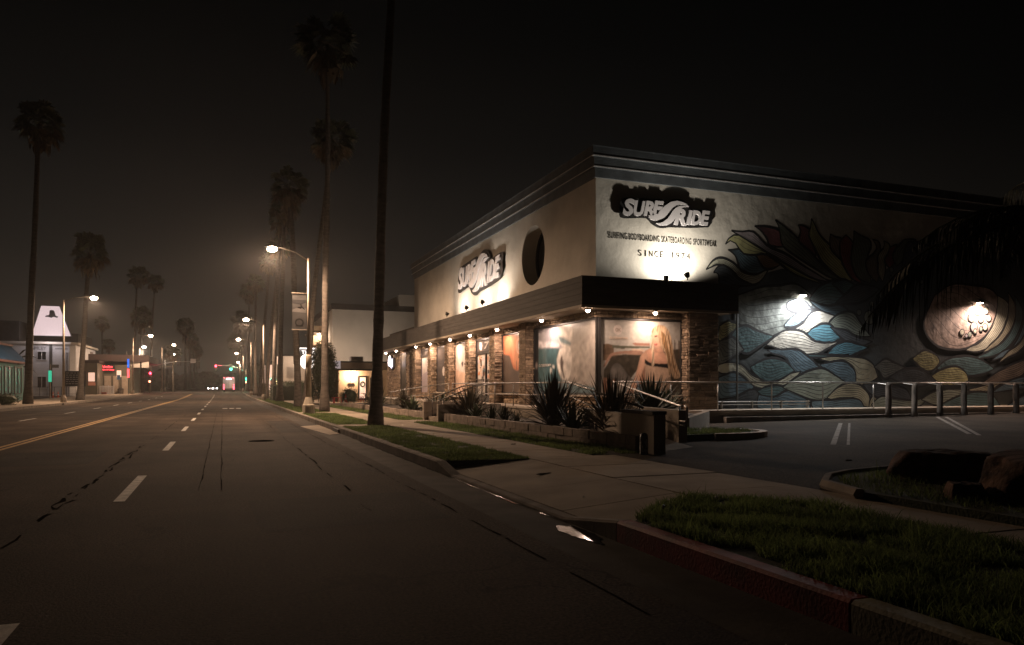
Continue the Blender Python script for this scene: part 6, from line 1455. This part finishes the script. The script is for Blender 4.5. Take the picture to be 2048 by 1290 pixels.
text_mesh('lettering', 'Instant Oil Change', (-17.42,-15.62,3.98,4.28), lambda a,b,d: (a,130.2-d,b), t, M_neonr, .05, .01)
mb = MB(); mb.bx(-18.35,-17.62,130.1,130.2,3.95,4.85); bb = mb.obj('badge', M_neonb, t)
mb = MB(); mb.plate([(-18.2,4.2),(-17.95,4.25),(-17.78,4.65),(-18.0,4.62)], lambda a,b,d: (a,130.08-d,b), 0, .02); mb.obj('badge_mark', M_cyan, bb)
mb = MB(); mb.bx(-17.45,-15.5,130.22,130.4,3.9,4.9); mb.obj('back_panel', M_black, t)
t = thing('picket_fence', (-17,127,.13), 'white picket fence in front of the red neon shop', 'fence')
for a in (-18.3,-17.5,-16.7,-16.0,-15.3): mb = MB(); mb.bx(a-.05,a+.05,126.95,127.05,.13,1.7); mb.obj('post', M_whitewall, t)
for z in (.45,1.55): mb = MB(); mb.bx(-18.3,-15.3,126.97,127.0,z,z+.07); mb.obj('rail', M_whitewall, t)
for k in range(26):
    a = -18.22+k*.112; mb = MB(); mb.bx(a-.028,a+.028,126.93,126.966,.35,1.62); mb.obj('picket', M_whitewall, t)
light('added_fill_light', 'POINT', (-16.5,126.4,3.2), 40, (1,.6,.48), t, .2)  # unseen lamp added to lighten the fence
t = thing('brick_pier', (-16.6,126.5,.13), 'short red brick gate pier at the white picket fence', 'pier')
for r in range(6):
    for q in range(2): mb = MB(); mb.bx(-16.85+q*.33,-16.53+q*.33,126.3,126.8,.13+r*.1,.222+r*.1); mb.obj('brick', mat('red_brick', (.25,.08,.055), .9, .25, 3, rand=.3), t)
t = thing('blue_pylon', (-13.2,125.9,.13), 'slim blue and red lit pylon sign beside a tall palm', 'sign')
mb = MB(); mb.bx(-13.35,-13.1,125.85,126.0,4.4,5.7); mb.obj('blue_panel', M_neonb, t); mb = MB(); mb.bx(-13.35,-13.1,125.85,126.0,2.9,4.2); mb.obj('red_panel', M_neonr, t); mb = MB(); mb.bx(-13.28,-13.18,126.01,126.1,.1,5.5); mb.obj('post', M_housing, t)
t = thing('bank_machine_sign', (-14.6,128,.13), 'bright white and blue sign panel beyond the picket fence', 'sign')
mb = MB(); mb.bx(-15.0,-14.4,127.9,128.0,3.0,4.0); mb.obj('white_panel', M_litw, t); mb = MB(); mb.bx(-14.95,-14.5,127.87,127.898,2.6,3.3); mb.obj('blue_mark', M_bluemetal, t); mb = MB(); mb.bx(-14.75,-14.65,128.01,128.1,.1,3.5); mb.obj('post', M_housing, t)
t = thing('litter_bin', (-14.7,130,.4), 'brown litter bin on the far pavement', 'bin')
mb = MB(); mb.lathe([(.38,.2),(.42,1.1)], (-14.7,130), 10); mb.obj('body', M_mortar, t); mb = MB(); mb.lathe([(.45,1.1),(.45,1.2),(.2,1.32)], (-14.7,130), 10); mb.obj('lid', M_housing, t)
t = thing('green_lit_sign', (-17.1,92,.13), 'small green glowing vertical sign on a thin pole in front of the white hall', 'sign')
mb = MB(); mb.bx(-17.25,-16.95,91.95,92.05,2.0,3.2); mb.obj('panel', M_greenlit, t); mb = MB(); mb.tube([(-17.1,92.1,.1),(-17.1,92.1,3.9)], .04, 6); mb.obj('pole', M_metal, t)
mb = MB(); mb.bx(-17.1,-16.3,92.08,92.12,3.5,3.85); mb.obj('street_name_plate', M_housing, t)
t = thing('iron_fence', (-21,116,.13), 'low dark iron fence in front of the white hall', 'fence')
for k in range(9): a = -25.3+k*.85; mb = MB(); mb.bx(a-.03,a+.03,115.97,116.03,.13,1.5); mb.obj('post', M_housing, t)
for z in (1.45,.5): mb = MB(); mb.bx(-25.3,-18.5,115.98,116.02,z,z+.05); mb.obj('rail', M_housing, t)
for k, (x, y) in enumerate(((-21.7,100),(-22.0,101))):
    pass
# banana plant against the hall
t = thing('banana_plant', (-21.6,98,.13), 'dark broad-leaved plant with drooping leaves against the white hall', 'plant')
mb = MB(); mb.tube([(-21.6,98,.1),(-21.4,98,3.2),(-21.2,98,4.6)], [.16,.12,.08], 8); mb.obj('stem', M_trunk, t)
for k, (dx, z0, l, dz) in enumerate(((2.0,4.7,1.2,-.5),(1.9,3.6,1.1,-1.2),(-1.5,4.5,1,-.6),(.8,5.0,.9,.3),(-1.2,3.5,.9,-.9))):
    mb = MB(); P = [(-21.3+dx*q/6, 98+.2*q/6, z0+math.sin(q/6*2.4)*.5+dz*(q/6)**2) for q in range(7)]; vs = []
    for q, p in enumerate(P): w = .34*math.sin(math.pi*min(.97,.1+q/6.2)); vs += [(p[0],p[1]-w,p[2]-w*.5),p,(p[0],p[1]+w,p[2]-w*.5)]
    mb.add(vs, [f for q in range(6) for f in ((3*q,3*q+1,3*q+4,3*q+3),(3*q+1,3*q+2,3*q+5,3*q+4))]); mb.obj('leaf', M_hedge, t)
# far dark tree masses closing the street
def treeline(name, x0, x1, y, h, seed, n=2600, base=.5):
    g = random.Random(seed); mb = MB(); from mathutils import noise
    for k in range(n):
        x = g.uniform(x0,x1); hh = h*(.55+.75*abs(noise.noise(Vector((x*.06,seed,0))))+.2*noise.noise(Vector((x*.3,seed,2)))); z = base+hh*(g.random()**.7); yy = y+g.uniform(-4,4); s = g.uniform(.7,1.5)
        a = Vector((g.gauss(0,1),g.gauss(0,.4),g.gauss(0,1))).normalized()*s; b = Vector((-a.z,g.uniform(-.5,.5),a.x))*.7
        mb.add([(x-a.x,yy-a.y,z-a.z),(x-b.x,yy-b.y,z-b.z),(x+a.x,yy+a.y,z+a.z),(x+b.x,yy+b.y,z+b.z)], [(0,1,2,3)])
    return tag(mb.obj(name, M_hedge), kind='stuff')
treeline('far_trees', -70, -14, 215, 7, 1); treeline('far_trees', -40, 60, 420, 13, 2, 3000); treeline('far_trees', 6, 70, 190, 9, 3); treeline('far_trees', -90, -31, 150, 6, 4, 1500)
# ------------------------------------------------------------------ traffic signals
def signal_head(t, x, y, z, lit, face=-1):
    mb = MB(); mb.bx(x-.19,x+.19,y,y+.3,z-.55,z+.55); mb.bx(x-.3,x+.3,y+.301,y+.32,z-.7,z+.7); h = mb.obj('signal_head', M_signal, t)
    for k, c in enumerate(('red','amber','green')):
        zz = z+.36-.36*k; mb = MB(); on = (c == lit)
        mb.tube([(x,y-.04,zz),(x,y-.002,zz)], .17 if not on else .21, 14); mb.obj('lens', {'red':M_e_red,'green':M_e_green}.get(c, M_lensoff) if on else M_lensoff, h)
        mb = MB(); vs = []
        for j in range(9):
            a = math.pi*j/8; vs += [(x+.165*math.cos(a),y-.22,zz+.165*math.sin(a)),(x+.165*math.cos(a),y-.003,zz+.165*math.sin(a))]
        mb.add(vs, [(2*j,2*j+1,2*j+3,2*j+2) for j in range(8)]); mb.obj('visor', M_signal, h)
    if lit: light('glow', 'POINT', (x,y-.5,z+(.36 if lit=='red' else -.36)), 420 if lit=='green' else 300, {'red':(1,.08,.14),'green':(.05,1,.62)}[lit], t, .12)
def ped_head(t, x, y, z, m):
    mb = MB(); mb.bx(x-.2,x+.2,y,y+.2,z-.2,z+.2); h = mb.obj('walk_signal', M_signal, t); mb = MB(); mb.bx(x-.14,x+.14,y-.02,y-.002,z-.14,z+.14); mb.obj('hand_lens', m, h)
gy = .5
t = thing('traffic_signal', (4.55,165.5,gy+.15), 'mast arm traffic signal on the right with red and green heads over the lanes', 'traffic light', 'traffic signals')
mb = MB(); mb.tube([(4.55,165.5,gy),(4.55,165.5,5.2)], [.16,.11], 10); mb.obj('pole', M_metal, t, smooth=True)
mb = MB(); mb.tube([(4.55,165.5,4.7),(3.2,165.5,5.4),(1.5,165.5,5.85),(-1.6,165.5,6.0)], [.09,.08,.07,.05], 8); mb.obj('mast_arm', M_rail, t, smooth=True)
signal_head(t, -1.3,165.2,5.5,'red'); signal_head(t, 1.6,165.2,5.55,'green'); signal_head(t, 4.6,165.1,3.55,'green'); ped_head(t, 4.6,165.1,2.5,M_e_hand)
t = thing('traffic_signal', (-12.5,152.8,gy), 'mast arm traffic signal reaching over the road from the left with heads seen from behind', 'traffic light', 'traffic signals')
mb = MB(); mb.tube([(-12.5,152.8,gy-.3),(-12.5,152.8,7.2)], [.17,.11], 10); mb.obj('pole', M_metal, t, smooth=True)
mb = MB(); mb.tube([(-12.5,152.8,5.2),(-10.5,152.8,5.75),(-8,152.8,6.25),(-4.0,152.8,6.3)], [.10,.09,.07,.05], 8); mb.obj('mast_arm', M_rail, t, smooth=True)
signal_head(t, -7.6,152.95,6.2,None); signal_head(t, -4.3,152.95,5.7,None)
mb = MB(); mb.bx(-5.6,-4.7,152.7,152.74,6.0,6.8); mb.obj('lane_sign', M_greywall, t)
t = thing('traffic_signal', (-12.3,151,gy), 'side post signal across the road showing red over an orange hand', 'traffic light', 'traffic signals')
mb = MB(); mb.tube([(-12.3,151,gy-.3),(-12.3,151,4.4)], .08, 8); mb.obj('pole', M_metal, t, smooth=True); signal_head(t, -12.25,150.7,3.65,'red'); ped_head(t, -12.35,150.7,2.5,M_e_hand)
for i, (x, y, h, l) in enumerate(((-10.8,158,6.4,'thin grey pole with a cross arm right of the signal mast'),(-9.6,170,5.5,'thin grey pole beyond the crossing'),(-14.2,133,6.8,'plain grey utility pole in front of the low fascia shop'),(4.3,128,5.8,'plain thin pole among the right-hand palms'),(-13.9,146,6.2,'thin pole beside the red signal'))):
    t = thing('utility_pole', (x,y,.2), l, 'pole', 'utility poles'); mb = MB(); mb.tube([(x,y,.1+gz(y)*.5),(x,y,h+gz(y))], [.1,.06], 8); mb.obj('pole', M_metal, t, smooth=True)
    if i in (0,1): mb = MB(); mb.tube([(x-2.6,y,h+gz(y)-.3),(x,y,h+gz(y)-.3)], .05, 6); mb.obj('cross_arm', M_metal, t)
# ------------------------------------------------------------------ vehicles
def truck(x, y):
    z = gz(y); t = thing('box_truck', (x,y,z), 'pale box truck driving away with many red tail lights lit', 'truck')
    mb = MB(); mb.bx(x-1.2,x+1.2,y,y+5,z+.75,z+3.1); mb.obj('cargo_box', M_truck, t)
    mb = MB(); mb.bx(x-1.1,x+1.1,y+5.05,y+7,z+.5,z+2.6); mb.obj('cab', M_truck, t)
    mb = MB(); mb.bx(x-1.15,x+1.15,y-.15,y-.003,z+.45,z+.72); mb.obj('bumper', M_frame, t)
    mb = MB(); mb.bx(x-.03,x+.03,y-.04,y-.003,z+.8,z+3.0); mb.obj('door_seam', M_frame, t)
    for sx_ in (-1,1):
        for zz, r in ((.62,.13),(1.0,.13),(1.45,.11)): mb = MB(); mb.bx(x+sx_*1.0-r,x+sx_*1.0+r,y-.19,y-.153,z+zz-r*.7,z+zz+r*.7); mb.obj('tail_light', M_tail, t)
        for dy in (.9,5.6):
            mb = MB(); mb.tube([(x+sx_*.75,y+dy,z+.45),(x+sx_*1.12,y+dy,z+.45)], .45, 14); mb.obj('wheel', M_tyre, t)
    for a in (-.9,-.3,0,.3,.9): mb = MB(); mb.bx(x+a-.09,x+a+.09,y-.06,y-.003,z+2.95,z+3.07); mb.obj('marker_light', M_tail, t)
    mb = MB(); mb.bx(x-.55,x+.55,y-.05,y-.003,z+2.6,z+2.85); mb.obj('work_light', M_litwhite, t)
    light('glow', 'POINT', (x,y-1.6,z+.7), 14, (1,.1,.14), t, .3); light('work_glow', 'POINT', (x,y-.9,z+2.9), 45, (1,.85,.82), t, .2)
truck(1.25,172)
def car(x, y, label, sgn):
    z = gz(y); t = thing('oncoming_car', (x,y,z), label, 'car', 'oncoming cars far down the road')
    mb = MB(); prof = [(0,.35),(0,.8),(.9,.95),(1.5,1.42),(3.0,1.42),(3.7,.98),(4.3,.9),(4.3,.35)]
    n = len(prof); vs = [(x-.85,y+a,z+b) for a,b in prof]+[(x+.85,y+a,z+b) for a,b in prof]
    mb.add(vs, [tuple(range(n)), tuple(range(2*n-1,n-1,-1))]+[(k,k+n,(k+1)%n+n,(k+1)%n) for k in range(n)]); mb.obj('body', M_car, t)
    for s in (-.62,.62):
        mb = MB(); mb.ico((x+s,y-.03,z+.66), .16, 1); mb.obj('headlight', M_head, t)
        for a in (.8,3.4): mb = MB(); mb.tube([(x+s*1.2,y+a,z+.33),(x+s*1.42,y+a,z+.33)], .33, 12); mb.obj('wheel', M_tyre, t)
    mb = MB(); mb.add([(x-.7,y+.93,z+1.0),(x+.7,y+.93,z+1.0),(x+.62,y+1.44,z+1.38),(x-.62,y+1.44,z+1.38)], [(0,1,2,3)]); mb.obj('windscreen', M_glass, t)
    light('glow', 'POINT', (x,y-.8,z+.7), 40, (1,.92,.84), t, .2)
car(-3.2,232,'leftmost oncoming car with white headlights far down the road',-1); car(-2.9,275,'middle oncoming car with white headlights far down the road',-1); car(-2.2,250,'oncoming car nearest the truck with white headlights',-1)
HAZE = 0.00048
# ------------------------------------------------------------------ night mist over the street
hz = MB(); hz.bx(-140, 140, -60, 640, -1.2, 34)
mh = bpy.data.materials.new('mist'); mh.use_nodes = True
hn = mh.node_tree.nodes; hn.remove(hn['Principled BSDF']); pv = hn.new('ShaderNodeVolumePrincipled')
pv.inputs['Color'].default_value = (.92,.9,.88,1); pv.inputs['Density'].default_value = HAZE; pv.inputs['Anisotropy'].default_value = .72
mh.node_tree.links.new(pv.outputs[0], hn['Material Output'].inputs['Volume'])
tag(hz.obj('haze', mh), kind='stuff')
